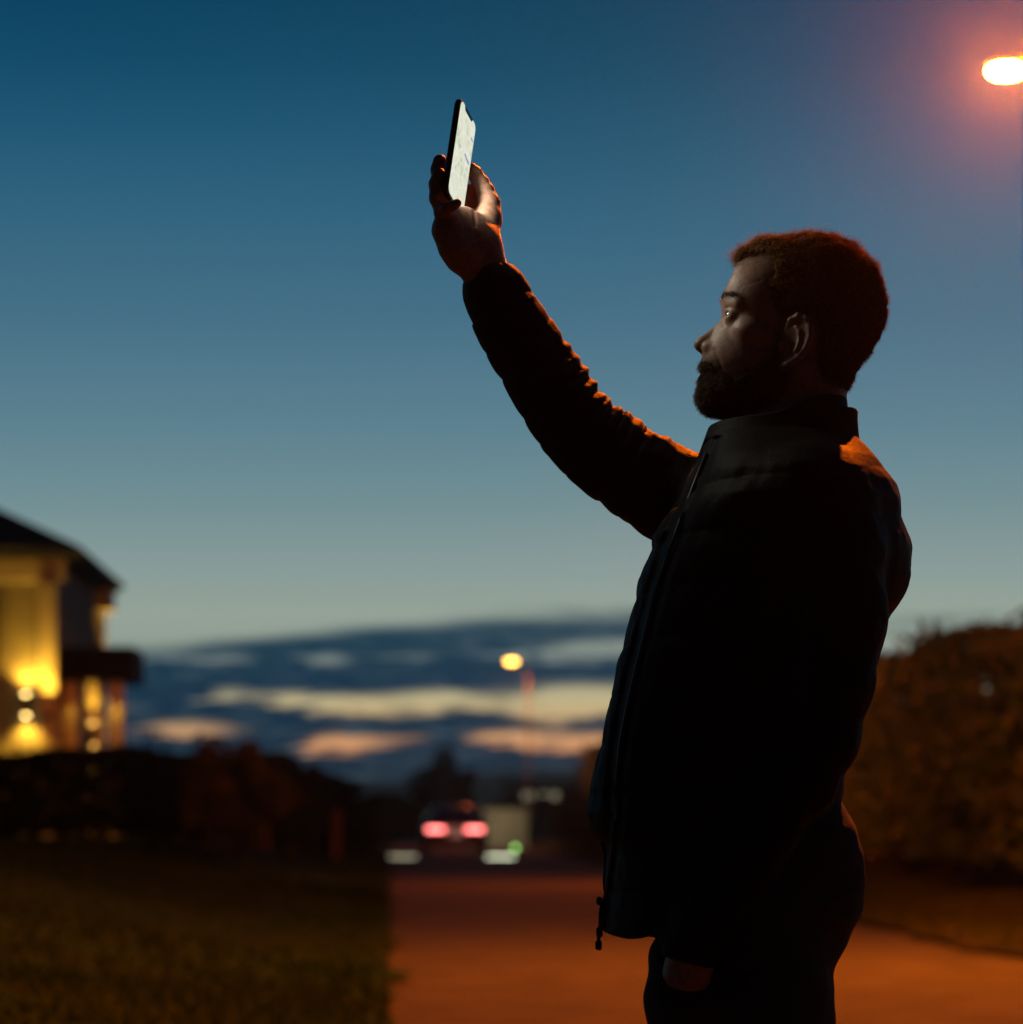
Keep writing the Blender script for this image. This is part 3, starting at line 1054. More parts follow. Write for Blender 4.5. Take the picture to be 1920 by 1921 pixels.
# ------------------------------------------------------------------ red car seen from behind
def car(loc, rz):
    root = empty('car', loc, rz)
    tag(root, 'dark red car seen from behind with its tail lights glowing', 'car')
    # stations along the length: y, half width, z sill, z shoulder, z roof, roof half width
    st = [(0.00, 0.74, 0.36, 0.80, 0.82, 0.60), (0.10, 0.83, 0.26, 0.86, 0.90, 0.64), (0.45, 0.86, 0.22, 0.88, 0.96, 0.62),
          (0.95, 0.87, 0.20, 0.88, 1.26, 0.55), (1.5, 0.87, 0.20, 0.87, 1.31, 0.54), (2.2, 0.87, 0.20, 0.86, 1.29, 0.54),
          (2.95, 0.86, 0.20, 0.85, 0.95, 0.60), (3.6, 0.84, 0.22, 0.78, 0.84, 0.60), (4.1, 0.76, 0.28, 0.66, 0.72, 0.5), (4.2, 0.66, 0.36, 0.56, 0.6, 0.45)]
    V, Fc = [], []
    for (y, hw, z0, zs, zr, rw) in st:
        ring = [(-hw * .86, z0), (-hw, z0 + .16), (-hw * 1.0, (z0 + zs) / 2 + .1), (-hw * .97, zs - .03), (-hw * .93, zs), (-rw * 1.06, zr - .09), (-rw * .92, zr - .015), (0, zr)]
        ring = ring + [(-x, z) for x, z in ring[-2::-1]]
        V += [(x, y, z) for x, z in ring]
    n = 15
    for i in range(len(st) - 1):
        for k in range(n):
            a, b = i * n + k, i * n + (k + 1) % n
            Fc.append([a, b, b + n, a + n])
    Fc.append(list(range(n))[::-1])
    Fc.append([(len(st) - 1) * n + k for k in range(n)])
    MB().poly(V, Fc).build('body', M['car_paint'], root, True)
    MB().poly([(-.53, .43, .985), (.53, .43, .985), (.46, .90, 1.235), (-.46, .90, 1.235), (-.53, .46, .97), (.53, .46, .97), (.46, .93, 1.22), (-.46, .93, 1.22)],
              [[0, 1, 2, 3], [7, 6, 5, 4], [0, 4, 5, 1], [1, 5, 6, 2], [2, 6, 7, 3], [3, 7, 4, 0]]).build('rear_window', M['glass'], root)
    for s in (-1, 1):
        MB().poly([(s * .80, .62, .93), (s * .63, .98, 1.19), (s * .60, 2.1, 1.22), (s * .82, 2.6, .93), (s * .76, .62, .93), (s * .59, .98, 1.19), (s * .56, 2.1, 1.22), (s * .78, 2.6, .93)],
                  [[0, 1, 2, 3], [7, 6, 5, 4], [0, 4, 5, 1], [1, 5, 6, 2], [2, 6, 7, 3], [3, 7, 4, 0]]).build('side_window', M['glass'], root)
        hs = MB().box((s * .53 - .265, -.03, .58), (s * .53 + .265, .10, .73), 0.03).build('tail_light_housing', M['bumper'], root)
        hs.name = 'tail_light'
        MB().box((s * .52 - .235, -.055, .605), (s * .52 + .235, -.032, .705), 0.01).build('lens', M['tail'], hs)
        MB().box((s * .98 - .09, 2.45, .88), (s * .98 + .09, 2.55, 1.0), 0.03).build('wing_mirror', M['car_paint'], root)
        for yy in (0.78, 3.35):
            wh = MB().tube([(s * .70, yy, .31), (s * .73, yy, .31), (s * .87, yy, .31), (s * .885, yy, .31)], [.28, .31, .31, .28], 24).build('wheel', M['tyre'], root, True)
            MB().tube([(s * .86, yy, .31), (s * .893, yy, .31)], [.2, .18], 18).build('rim', M['rim'], wh, True)
    MB().box((-.84, -.08, .30), (.84, .14, .54), 0.05).build('bumper', M['bumper'], root)
    MB().box((-.26, -.105, .44), (.26, -.083, .55), 0.004).build('number_plate', M['plate'], root)
    MB().box((-.24, -.03, .60), (.24, .06, .74), 0.02).build('boot_panel', M['plate'], root)
    MB().tube([(.5, -.05, .27), (.5, .2, .27)], .035, 10).build('exhaust_pipe', M['rim'], root, True)
    lamp('POINT', 'plate_light', (0, -.16, .585), 0.25, (1, .9, .75), root, 0.01)
    lamp('POINT', 'tail_fill', (0, -1.3, .4), 9, (1, .06, .05), root, 0.05)  # added red light in the air behind the car, reddens the road
    return root


cp = at(854, 1603, 80)
car((cp.x, 80, 0.015), math.radians(2.35))

# ------------------------------------------------------------------ the man
man = empty('person', to_world(np.array([1420, 3048, 0])))
man.location.z = 0.01
tag(man, 'bearded man in a dark quilted jacket raising a phone overhead', 'person')
MAN_INV = Vector(man.location)


def man_mesh(name, V, Q, mat, parent=man):
    Wd = to_world(V) - np.array(MAN_INV)
    return link(name, mesh_np(name, Wd, Q), mat, parent)


# --- head (coordinates: u right, v down, w away from the camera; the head is tilted back 15 degrees)
HT = rot2(15)
PROFILE = [(1392, 462), (1384, 492), (1372, 519), (1361, 540), (1354.5, 553), (1353, 562), (1354.5, 576), (1355.5, 590), (1351, 603), (1340, 613), (1324, 625),
           (1307, 636), (1301.5, 643), (1301.5, 650), (1308, 658.5), (1317.5, 666), (1315.5, 674), (1311.5, 684), (1311, 693), (1316, 698.5),
           (1311, 704), (1310.5, 713), (1314, 722), (1313, 732), (1308, 741), (1307, 752), (1311, 765), (1322, 773), (1340, 779),
           (1375, 786), (1440, 840), (1480, 960), (1760, 960), (1760, 380), (1440, 380)]


def seen(u, v, wz):
    """where a point on the near half of the head is seen"""
    k = 1 - np.abs(wz) * S / D0
    return 960 + (u - 960) / k, HY + (v - HY) / k


def sd_head(p):
    q = p.copy()
    q[:, 2] = np.abs(q[:, 2])
    u, v, wz = q[:, 0], q[:, 1], q[:, 2]
    d = ell(q, (1524, 573, 0), (134, 124, 104), HT)
    d = smin(d, ell(q, (1438, 556, 0), (86, 92, 84), HT), 30)
    d = smin(d, ell(q, (1418, 655, 0), (86, 96, 66), HT), 30)                    # face block
    d = smin(d, ell(q, (1388, 690, 0), (76, 66, 52), HT), 22)                    # muzzle
    d = smin(d, ell(q, (1414, 634, 58), (38, 22, 24), HT), 18)                   # cheekbone
    d = smin(d, cone(q, (1492, 708, 62), (1352, 746, 20), 30, 26), 26)           # jaw
    d = smin(d, ell(q, (1346, 744, 0), (40, 34, 38), HT), 16)                    # chin
    d = smin(d, ell(q, (1440, 690, 0), (92, 66, 74), HT), 26)
    d = smin(d, cone(q, (1364, 757, 0), (1450, 790, 0), 26, 54), 20)                # under the jaw
    d = smin(d, cone(q, (1524, 665, 0), (1506, 800, 0), 74, 76), 24)             # neck
    d = smin(d, cone(q, (1506, 800, 0), (1506, 900, 0), 76, 80), 20)
    d = smin(d, cone(q, (1370, 568, 12), (1384, 577, 52), 14, 11), 14)           # brow ridge
    # eye socket
    d = smax(d, -ell(q, (1351, 600, 40), (15, 12, 15), HT), 12)
    # nose
    n = cone(q, (1366, 588, 0), (1324, 642, 0), 12.5, 16)
    n = smin(n, ell(q, (1321, 647, 0), (21, 17, 17), HT), 7)
    n = smin(n, ell(q, (1330, 655, 17), (14, 12, 10), HT), 5)
    n = smax(n, -ell(q, (1317, 664, 9), (9, 7, 5.5), HT), 4)
    d = smin(d, n, 9)
    # lips
    d = smin(d, chain(q, [(1321, 690, 0, 9), (1325, 692, 14, 8), (1343, 701, 28, 4)], 4), 6)
    d = smin(d, chain(q, [(1321, 708, 0, 10), (1326, 707, 13, 9), (1343, 702, 28, 4)], 4), 6)
    d = smax(d, -chain(q, [(1310, 698.5, 0, 2.5), (1322, 699, 12, 2.5), (1345, 701, 27, 2)], 2), 4)
    # eyelids round the eyeball
    E = (1374, 600.5, 38)
    lid = ball(q, E, 16.9)
    fr = (E[0] - u) * 0.94 + (E[1] - v) * 0.34            # along the gaze
    ve = (v - E[1]) * 0.94 + (E[0] - u) * 0.34            # below the gaze
    la = np.arctan2(np.abs(wz - E[2]), np.maximum(fr, 0.1))
    slit = np.maximum(np.abs(ve - 0.6 + 2.0 * la) - 7.4 * np.clip(1 - (la / 1.0) ** 2, 0, 1), 3 - fr)
    lid = smax(lid, -slit, 2.5)
    crease = np.abs(np.sqrt((u - E[0]) ** 2 + (v - E[1]) ** 2 + (wz - E[2]) ** 2) - 17.8)
    d = smin(d, lid, 8)
    d = d + 1.6 * np.exp(-((ve + 12) / 2.2) ** 2 - ((fr - 14) / 12) ** 2 - ((wz - 42) / 17) ** 2)     # fold above the lid
    # clip to the profile
    near = (u < 1480) & (wz < 70)
    if near.any():
        s = np.full(u.shape, -999, np.float32)
        s[near] = poly_sd(u[near], v[near], PROFILE)
        d = np.where(near, smax(d, s, 5), d)
    # ear
    q = q + V3(11, -18, 6)
    ec = (1493, 637, 103)
    qe = q.copy()
    qe[:, 2] -= 0.72 * (q[:, 0] - 1495)
    er = ell(qe, (ec[0], ec[1], 105), (29, 46, 10), rot2(14))
    hel = chain(q, [(1479, 612, 94, 4), (1486, 598, 105, 5.5), (1499, 592, 115, 6), (1513, 598, 121, 6), (1521, 613, 123, 6),
                    (1521, 632, 122, 5.5), (1513, 650, 119, 5), (1500, 667, 114, 5.5), (1482, 679, 99, 7), (1471, 680, 90, 6)], 5)
    anti = chain(q, [(1496, 612, 111, 4), (1502, 622, 114, 5), (1502, 640, 114, 5), (1494, 658, 112, 5)], 4)
    er = smax(er, -ell(qe, (1493, 634, 118), (23, 36, 9), rot2(14)), 5)
    er = smax(er, -ell(q, (1484, 646, 116), (13, 17, 11), rot2(14)), 4)
    er = smin(er, hel, 4)
    er = smin(er, anti, 4)
    er = smin(er, ell(q, (1469, 646, 99), (6, 11, 6)), 7)
    q = q - V3(11, -18, 6)
    d = smin(d, er, 5)
    # skin folds: nasolabial fold, forehead lines
    su, sv = seen(u, v, wz)
    fold = line_d(su, sv, [(1341, 655), (1350, 676), (1356, 694)])
    d = d + 1.3 * np.exp(-(fold / 3.5) ** 2) * (wz < 60)
    d = d + 0.55 * np.clip(0.5 + waves(p, 0.06), 0, 1) * np.exp(-((np.sin((v + 0.25 * u + 3 * waves(p, 0.05)) * 0.2)) / 0.35) ** 2) * ((v < 552) & (u < 1425))
    return d


# --- raised right arm and hand
W0 = 145.0
ARM = [pp(*a) for a in [(914, 516, W0, 37), (960, 612, W0 + 14, 46), (1060, 760, W0 + 32, 55), (1125, 850, W0 + 44, 56), (1260, 925, W0 + 60, 66), (1410, 950, W0 + 62, 92)]]


def sd_hand(p):
    k = 1 + W0 * S / D0
    w0 = W0

    def c(u, v, dw, r):
        return pp(u, v, w0 + dw, r)
    # palm: a slab that turns from the wrist to the knuckles
    d = chain(p, [c(915, 520, 0, 37), c(900, 476, 0, 38), c(886, 452, 0, 39)], 20)
    a, b = math.radians(40), 0
    ax = np.array([math.cos(a), 0, math.sin(a)])               # little finger side -> thumb side
    L = np.array([-0.36, -0.93, 0.0])
    L = L - ax * (L @ ax)
    L /= np.linalg.norm(L)
    nn = np.cross(ax, L)
    Mx = np.array([ax, L, nn], np.float32)
    cc = pp(876, 440, w0 - 26)
    d = smin(d, ell(p, cc, (57 * k, 54 * k, 25 * k), Mx), 20)
    d = smin(d, chain(p, [c(900, 512, -14, 27), c(866, 480, -40, 27), c(852, 462, -54, 25), c(839, 430, -62, 24), c(836, 408, -62, 16)], 14), 16)        # little finger side
    d = smin(d, chain(p, [c(906, 455, 10, 30), c(914, 412, 46, 24), c(918, 382, 62, 19)], 12), 16)           # ball of the thumb
    d = smin(d, ell(p, c(880, 386, 92, 1)[:3], (20, 42, 14)), 10)                                           # web of the thumb
    th = chain(p, [c(917, 384, 62, 18), c(911, 359, 70, 15.0), c(901, 342, 72, 12.8), c(891, 325, 70, 11.2), c(884, 316, 67, 9)], 5)
    th = smin(th, ell(p, c(903, 343, 72, 1)[:3], (14, 13, 13.5)), 4)
    d = smin(d, th, 7)
    fing = [
        [c(836, 410, -62, 15), c(828, 398, -80, 11.5), c(838, 391, -97, 9), c(850, 385, -101, 7.5), c(858, 380.5, -98, 6)],    # little finger under the phone
        [c(836, 406, -46, 16), c(822, 371, -48, 13), c(819, 345, -44, 12), c(824, 327, -38, 10.5)],
        [c(840, 402, -22, 16), c(827, 350, -20, 12.5), c(822, 318, -16, 11.5), c(825.5, 302, -12, 10.5)],
        [c(852, 398, 4, 15), c(840, 345, 8, 12), c(836, 318, 12, 10.5), c(838, 305, 14, 9)],
    ]
    for f in fing:
        d = smin(d, chain(p, f, 3), 5)
    for f in fing[1:3]:
        d = smin(d, ball(p, f[1][:3], f[1][3] + 1.2), 4)
    # creases of the palm
    for P2 in ([(906, 348), (893, 352)], [(898, 372), (890, 402), (893, 432)], [(900, 355), (894, 372), (886, 380)]):
        Pk = [pp(x, y, w0)[:2] for x, y in P2]
        d = d + 1.5 * np.exp(-(line_d(p[:, 0], p[:, 1], Pk) / 3.0) ** 2)
    return d


def sd_body(p):
    """one continuous skin: head, neck, trunk, both arms and hands"""
    d = np.full(len(p), 400, np.float32)
    m = (p[:, 1] < 940) & (p[:, 0] > 1250)
    if m.any():
        d[m] = sd_head(p[m])
    m = (p[:, 1] < 620) & (p[:, 0] < 1040)
    if m.any():
        d[m] = sd_hand(p[m])
    arm = chain(p, ARM, 30)
    arm = np.where(m, smin(arm, d, 18), arm)
    trunk = ell(p, (1470, 1000, 0), (165, 190, 215))
    trunk = smin(trunk, ell(p, (1420, 1330, 0), (140, 330, 185)), 60)
    near = chain(p, [pp(*a) for a in [(1535, 925, -190, 70), (1560, 1150, -215, 58), (1535, 1392, -235, 48), (1400, 1625, -245, 42),
                                      (1300, 1780, -228, 44), (1290, 1830, -222, 42), (1284, 1880, -195, 40), (1280, 1915, -175, 30)]], 20)
    b = smin(smin(trunk, arm, 40), near, 30)
    b = smin(b, cone(p, (1506, 800, 0), (1512, 920, 0), 76, 100), 30)
    return smin(b, d, 10)


V, Q = polygonise(sd_body, (770, 225, -330), (1740, 2030, 320), 2.6)
body = man_mesh('body', V, Q, M['skin'])
HAIRLINE = [(1384, 496), (1399, 486), (1425, 478), (1450, 482), (1452, 505), (1440, 530), (1446, 562), (1458, 585), (1468, 600), (1474, 596), (1488, 588), (1500, 586), (1524, 596),
            (1534, 625), (1530, 660), (1532, 700), (1560, 728), (1600, 735), (1720, 735), (1720, 380), (1340, 380), (1340, 490)]
BEARD = [(1462, 590), (1452, 640), (1440, 668), (1412, 690), (1375, 697), (1352, 686), (1338, 671), (1322, 668), (1305, 672), (1296, 700), (1290, 745), (1305, 785),
         (1360, 800), (1440, 770), (1478, 735), (1490, 690), (1472, 686), (1468, 640), (1474, 600)]
su, sv = seen(V[:, 0].astype(np.float32), V[:, 1].astype(np.float32), V[:, 2].astype(np.float32))
onhead = (V[:, 1] < 830) & (V[:, 0] > 1280)
jit = 3 * waves(V.astype(np.float32), 0.25) + 2.5 * waves(V[:, [1, 2, 0]].astype(np.float32), 0.6)
stub = np.clip(0.5 - (poly_sd(su, sv, BEARD) + jit + 1) / 16, 0, 1) * 0.92
stub = stub * np.clip(line_d(su, sv, [(1290, 700), (1322, 702), (1340, 703)]) / 5 - 1.2, 0.25, 1)
stub = np.maximum(stub, np.clip(0.5 - (poly_sd(su, sv, HAIRLINE) + jit) / 12, 0, 1) * (V[:, 1] < 745))
isear = (np.abs(V[:, 2]) > 96) & (((su - 1493) / 38) ** 2 + ((sv - 637) / 52) ** 2 < 1)
stub = np.where(onhead & ~isear, stub, 0)
at_ = body.data.attributes.new('stubble', 'FLOAT', 'POINT')
at_.data.foreach_set('value', stub.astype(np.float32))

# eyes
EYE = (1374, 600.5)
for s in (-1, 1):
    bm = bmesh.new()
    bmesh.ops.create_uvsphere(bm, u_segments=28, v_segments=18, radius=15.4 * S)
    me = bpy.data.meshes.new('eye')
    bm.to_mesh(me)
    bm.free()
    me.polygons.foreach_set('use_smooth', np.ones(len(me.polygons), bool))
    if 'eye' not in M:
        m = bpy.data.materials.new('eye')
        m.use_nodes = True
        t = NT(m.node_tree)
        tcn = t.new('ShaderNodeTexCoord')
        sp = t.new('ShaderNodeSeparateXYZ')
        t.l.new(tcn.outputs['Object'], sp.inputs[0])
        x = t.math('DIVIDE', sp.outputs[2], 15.4 * S)
        colr = t.ramp(x, [(0.0, (0.34, 0.29, 0.25)), (0.80, (0.30, 0.26, 0.22)), (0.84, (0.10, 0.09, 0.07)), (0.93, (0.12, 0.10, 0.07)), (0.95, (0.01, 0.01, 0.01))])
        pb = t.n['Principled BSDF']
        t.put(pb.inputs['Base Color'], colr)
        pb.inputs['Roughness'].default_value = 0.06
        pb.inputs['Coat Weight'].default_value = 1.0
        pb.inputs['Coat Roughness'].default_value = 0.03
        M['eye'] = m
    o = link('eye', me, M['eye'], man)
    o.location = Vector(to_world(np.array([EYE[0], EYE[1], 38.0 * s]))) - MAN_INV
    o.rotation_euler = Vector((-0.84, 0.10, 0.52)).to_track_quat('Z', 'Y').to_euler()

# --- hair: a close-cropped curly mass with separate strands
def sd_hair(p):
    q = p.copy()
    q[:, 2] = np.abs(q[:, 2])
    d = ell(q, (1526, 573, 0), (136, 126, 106), HT)
    d = smin(d, ell(q, (1440, 546, 0), (80, 88, 86), HT), 26)
    d = smin(d, cone(q, (1540, 640, 0), (1526, 742, 0), 78, 64), 26)
    top = np.clip((560 - p[:, 1]) / 110, 0, 1)
    front = np.clip((1470 - p[:, 0]) / 70, 0, 1) * top
    side = np.clip(q[:, 2] / 95, 0, 1) ** 2
    thick = 3.0 + 6.0 * top * (1 - 0.6 * side) + 5.0 * front
    d = d - thick + 2.2 * waves(p, 0.13) * (0.35 + top) + 1.3 * waves(p[:, [1, 2, 0]], 0.27)
    su, sv = seen(p[:, 0], p[:, 1], p[:, 2])
    s = poly_sd(su, sv, HAIRLINE) + 5 + 2.5 * waves(p, 0.15)
    d = d + (thick + 2) * np.clip(1 + s / 26, 0, 1) ** 1.6
    # across the forehead the hairline runs round to the other temple
    d = smax(d, s, 3)
    inner = ell(q, (1524, 573, 0), (128, 118, 98), HT)
    return smax(d, -smin(inner, ell(q, (1438, 556, 0), (78, 84, 76), HT), 30), 3)


V, Q = polygonise(sd_hair, (1350, 405, -135), (1690, 770, 135), 2.6)
hair = man_mesh('hair', V, Q, M['hair_mass'])
Nn = normals(V, Q)
rh = R_(91)
out_m = ((V - np.array([1520, 575, 0])) * Nn).sum(1) > 0
cand = np.where(out_m)[0]
idx = rh.choice(cand, 30000)
Pw = to_world(V[idx]) - np.array(MAN_INV)
Nw = np.stack([Nn[idx][:, 0], Nn[idx][:, 2], -Nn[idx][:, 1]], -1)
tx = np.stack([0.25 * np.ones(len(idx)), 0 * Pw[:, 0], -0.5 * np.ones(len(idx))], -1)
topw = np.clip((600 - V[idx][:, 1]) / 120, 0.55, 1)
frontw = np.clip((1470 - V[idx][:, 0]) / 60, 0, 1) * np.clip((520 - V[idx][:, 1]) / 30, 0, 1)
lenh = 0.0095 * topw * (1 + 0.1 * frontw) * np.clip(1 + 0.5 * waves(V[idx].astype(np.float32), 0.16) + 0.35 * waves(V[idx][:, [2, 0, 1]].astype(np.float32), 0.4), 0.35, 1.9)
strands('hair_strand', Pw, Nw, lenh[:, None], 0.00027, tx, M['hair'], hair, 92, curl=0.9, lift=0.7)
COL.objects['hair_strand']['kind'] = 'stuff'

# --- beard, moustache, sideburn, eyebrow
def sd_beard(p):
    q = p.copy()
    q[:, 2] = np.abs(q[:, 2])
    hd = sd_head(p)
    full_ = np.clip((1420 - p[:, 0]) / 70, 0, 1)
    th = 1.0 + full_ * 4.5 * np.clip((p[:, 1] - 660) / 60, 0.5, 1) + np.clip((1335 - p[:, 0]) / 30, 0, 1) * np.clip((p[:, 1] - 728) / 15, 0, 1) * 1.5
    su, sv = seen(p[:, 0], p[:, 1], p[:, 2])
    s = poly_sd(su, sv, BEARD) + 7 + 2 * waves(p, 0.12)
    th = th * np.clip(-s / 14, 0.15, 1)
    d = hd - th + 1.0 * waves(p, 0.22) + 0.7 * waves(p[:, [1, 2, 0]], 0.45)
    lips = chain(q, [(1290, 699, 0, 5), (1308, 700, 0, 5), (1322, 702, 12, 6), (1338, 703, 22, 4)], 4)
    return smax(smax(smax(d, s, 3), -lips, 3), -(hd + 3), 2)


V, Q = polygonise(sd_beard, (1285, 580, -125), (1500, 805, 125), 2.6)
beard = man_mesh('beard', V, Q, M['beard_mass'])
Nn = normals(V, Q)
lp = line_d(V[:, 0].astype(np.float32), V[:, 1].astype(np.float32), [(1285, 700), (1308, 701), (1336, 703)])
ok = np.where((Nn[:, 0] < 0.6) & (lp > 8))[0]
idx = rh.choice(ok, 16000)
Pw = to_world(V[idx]) - np.array(MAN_INV)
Nw = np.stack([Nn[idx][:, 0], Nn[idx][:, 2], -Nn[idx][:, 1]], -1)
lenb = 0.0028 + 0.0030 * np.clip((1400 - V[idx][:, 0]) / 70, 0, 1)
o = strands('beard_strand', Pw, Nw, lenb[:, None], 0.00022, np.array([[-0.15, 0, -0.6]]), M['beard'], beard, 93, curl=0.5, lift=0.8)
o['kind'] = 'stuff'
for s in (-1, 1):
    n = 420
    t = rh.rand(n)
    bu = 1360 + 24 * t + rh.normal(size=n) * 2.0
    bv = 562 + 7 * t - 5 * np.sin(t * 2.6) + rh.normal(size=n) * 3.0
    bw = (14 + 48 * t + rh.normal(size=n) * 2)
    # find the skin there by marching along the front direction
    pts = np.stack([bu - 40, bv, bw], -1).astype(np.float32)
    for _ in range(26):
        pts[:, 0] += np.clip(sd_head(pts), -2, 6) * 0.8
    pts[:, 2] *= s
    Pw = to_world(pts) - np.array(MAN_INV)
    Nw = np.tile(np.array([[-0.9, 0.1 * s, 0.1]]), (n, 1))
    o = strands('eyebrow', Pw, Nw, 0.0062, 0.00032, np.array([[0.5, 0.5 * s, 0.35]]), M['beard'], man, 94 + s, curl=0.3, lift=0.5)


# --- jacket
FRONT = [(760, 1330), (800, 1330), (850, 1312), (900, 1292), (950, 1262), (1007, 1224), (1035, 1219), (1083, 1201), (1145, 1187), (1196, 1173), (1248, 1157),
         (1291, 1149), (1306, 1144), (1378, 1130), (1461, 1110), (1523, 1101), (1560, 1112), (1600, 1134), (1680, 1130), (1760, 1130), (1900, 1130)]
BACK = [(740, 1588), (780, 1592), (800, 1600), (818, 1602), (842, 1625), (870, 1646), (891, 1660), (915, 1677), (942, 1686), (985, 1694), (1031, 1706), (1066, 1710),
        (1085, 1707), (1104, 1700), (1135, 1684), (1155, 1671), (1193, 1660), (1248, 1643), (1310, 1632), (1379, 1608), (1440, 1592), (1500, 1578), (1600, 1570), (1900, 1560)]
HALF = [(740, 102), (790, 108), (815, 122), (840, 165), (870, 222), (900, 262), (950, 288), (1066, 280), (1200, 255), (1400, 240), (1600, 262), (1900, 275)]
ZIPLINE = [(1342, 806), (1318, 860), (1290, 930), (1262, 1000), (1240, 1060), (1222, 1120), (1204, 1190), (1186, 1260), (1170, 1330), (1157, 1400), (1150, 1470),
           (1149, 1530), (1143, 1600), (1136, 1660), (1128, 1735)]
SLEEVE = [pp(*a) for a in [(913, 512, W0, 37), (925, 539, W0 + 2, 54), (951, 596, W0 + 10, 62), (982, 646, W0 + 16, 66), (1018, 703, W0 + 24, 68), (1045, 744, W0 + 30, 70),
                           (1080, 799, W0 + 36, 71), (1124, 840, W0 + 44, 76), (1161, 865, W0 + 48, 78), (1212, 900, W0 + 54, 82), (1266, 931, W0 + 58, 84), (1390, 965, W0 + 45, 112)]]
NEAR = [pp(*a) for a in [(1520, 925, -205, 92), (1560, 1040, -235, 92), (1575, 1150, -250, 86), (1562, 1280, -262, 76), (1540, 1385, -268, 68), (1500, 1470, -272, 64),
                         (1410, 1600, -268, 60), (1330, 1725, -250, 56), (1296, 1785, -236, 55)]]


def sleeve(p, pts, k):
    """arm tube; also returns the running length along the arm and the height round it"""
    d = None
    tt = np.zeros(len(p), np.float32)
    L = 0.0
    for a, b in zip(pts[:-1], pts[1:]):
        A, Bv = V3(*a[:3]), V3(*b[:3])
        ba = Bv - A
        ln = float(np.sqrt(ba @ ba))
        q = p - A
        t = np.clip((q @ ba) / (ln * ln), 0, 1)
        e = np.sqrt(((q - t[:, None] * ba) ** 2).sum(1)) - (a[3] + (b[3] - a[3]) * t)
        if d is None:
            d, tt = e, L + t * ln
        else:
            tt = np.where(e < d, L + t * ln, tt)
            d = smin(d, e, k)
        L += ln
    return d, tt


def puff(t, period):
    """quilt channels: rounded pads between stitched seams"""
    return np.abs(np.sin(PI * t / period)) ** 0.55


def sd_jacket(p):
    u, v, wz = p[:, 0], p[:, 1], p[:, 2]
    f = np.interp(v, [a for a, b in FRONT], [b for a, b in FRONT])
    bk = np.interp(v, [a for a, b in BACK], [b for a, b in BACK])
    hw = np.interp(v, [a for a, b in HALF], [b for a, b in HALF])
    c, a = (f + bk) / 2, (bk - f) / 2
    e = 2.25
    k0 = (np.abs((u - c) / a) ** e + np.abs(wz / hw) ** e + 1e-9) ** (1 / e)
    d = (k0 - 1) * np.minimum(a, hw) * 0.92
    seam = v + 0.10 * (u - 1400) + 9 * np.sin(u * 0.013 + wz * 0.01)
    amt = np.clip((v - 860) / 60, 0, 1)
    d = d + 5.0 * amt * (1 - puff(seam, 92)) + 1.6 * amt * waves(p, 0.045) + 1.0 * amt * waves(p[:, [1, 2, 0]], 0.1)
    # front opening, seen on the camera side
    zd = line_d(u, v, ZIPLINE)
    d = d + np.where((wz < 0) & (v > 830), 7.0 * np.exp(-((zd - 9) / 7.0) ** 2), 0)
    # hem: lower at the front
    hem = (v - (1754 - (u - 1130) * 0.05 - np.clip(u - 1230, 0, 400) * 0.62 + 4 * np.sin(u * 0.06))) * 0.9
    d = smax(d, hem, 10)
    # stand collar: cut along a line that falls towards the throat, and hollow
    top = (np.interp(u, [1300, 1326, 1360, 1448, 1530, 1592, 1640], [800, 799, 794, 785, 752, 746, 750]) - v) * 0.97
    d = smax(d, top, 5)
    inner = (k0 - (1 - 13 / np.minimum(a, hw))) * np.minimum(a, hw)
    d = smax(d, -np.maximum(inner, v - 850), 5)
    # raised sleeve
    s1, t1 = sleeve(p, SLEEVE, 26)
    inside = np.clip((v - (845 + (u - 1090) * 0.9)) / 120, 0, 1)
    fold = 1 - puff(t1 + 10 * np.sin(u * .05 + wz * .03), 66)
    s1 = s1 + 4.2 * fold * np.clip(t1 / 30 - 1.0, 0, 1) * np.clip((640 - t1) / 120, 0, 1) + 1.6 * waves(p, 0.06) + 1.0 * waves(p[:, [2, 0, 1]], 0.14)
    # creases bunch on the upper side near the elbow
    el = np.exp(-((t1 - 335) / 120) ** 2)
    upper = np.clip(((u - 1060) * 0.62 - (v - 790) * 0.78) / 60, 0, 1)
    s1 = s1 + 4.5 * el * upper * np.sin(t1 * 0.21) 
    cuff_cut = -((v - pp(0, 508, W0)[1]) * 0.86 + (u - pp(912, 0, W0)[0]) * 0.46)
    s1 = smax(s1, cuff_cut, 6)
    rim = chain(p, [pp(946, 497, W0 - 2, 11), pp(912, 513, W0 - 38, 11), pp(884, 531, W0 - 4, 11)], 5)
    s1 = smin(s1, smax(rim, cuff_cut - 6, 4), 10)
    d = smin(d, s1, 34)
    # near sleeve, hand in the trouser pocket
    s2, t2 = sleeve(p, NEAR, 26)
    s2 = s2 + 3.8 * (1 - puff(t2 + 8 * np.sin(u * .04), 84)) + 1.8 * waves(p, 0.05) + 1.0 * waves(p[:, [2, 0, 1]], 0.12)
    ea = pp(1296, 1798, -236)
    s2 = smax(s2, (v - ea[1]) * 0.86 - (u - ea[0]) * 0.22 - 8, 6)
    d = smin(d, s2, 40)
    return d


V, Q = polygonise(sd_jacket, (850, 470, -360), (1740, 1800, 330), 3.4)
jacket = man_mesh('jacket', V, Q, M['jacket'])


# zip tape along the near edge of the open front, with its slider and pull
def surf_near(u, v):
    """the jacket's skin on the camera side at (u, v)"""
    p = np.array([[u, v, -330.0]], np.float32)
    for _ in range(60):
        p[0, 2] += float(np.clip(sd_jacket(p)[0], -8, 18)) * 0.7
    return p[0, 2]


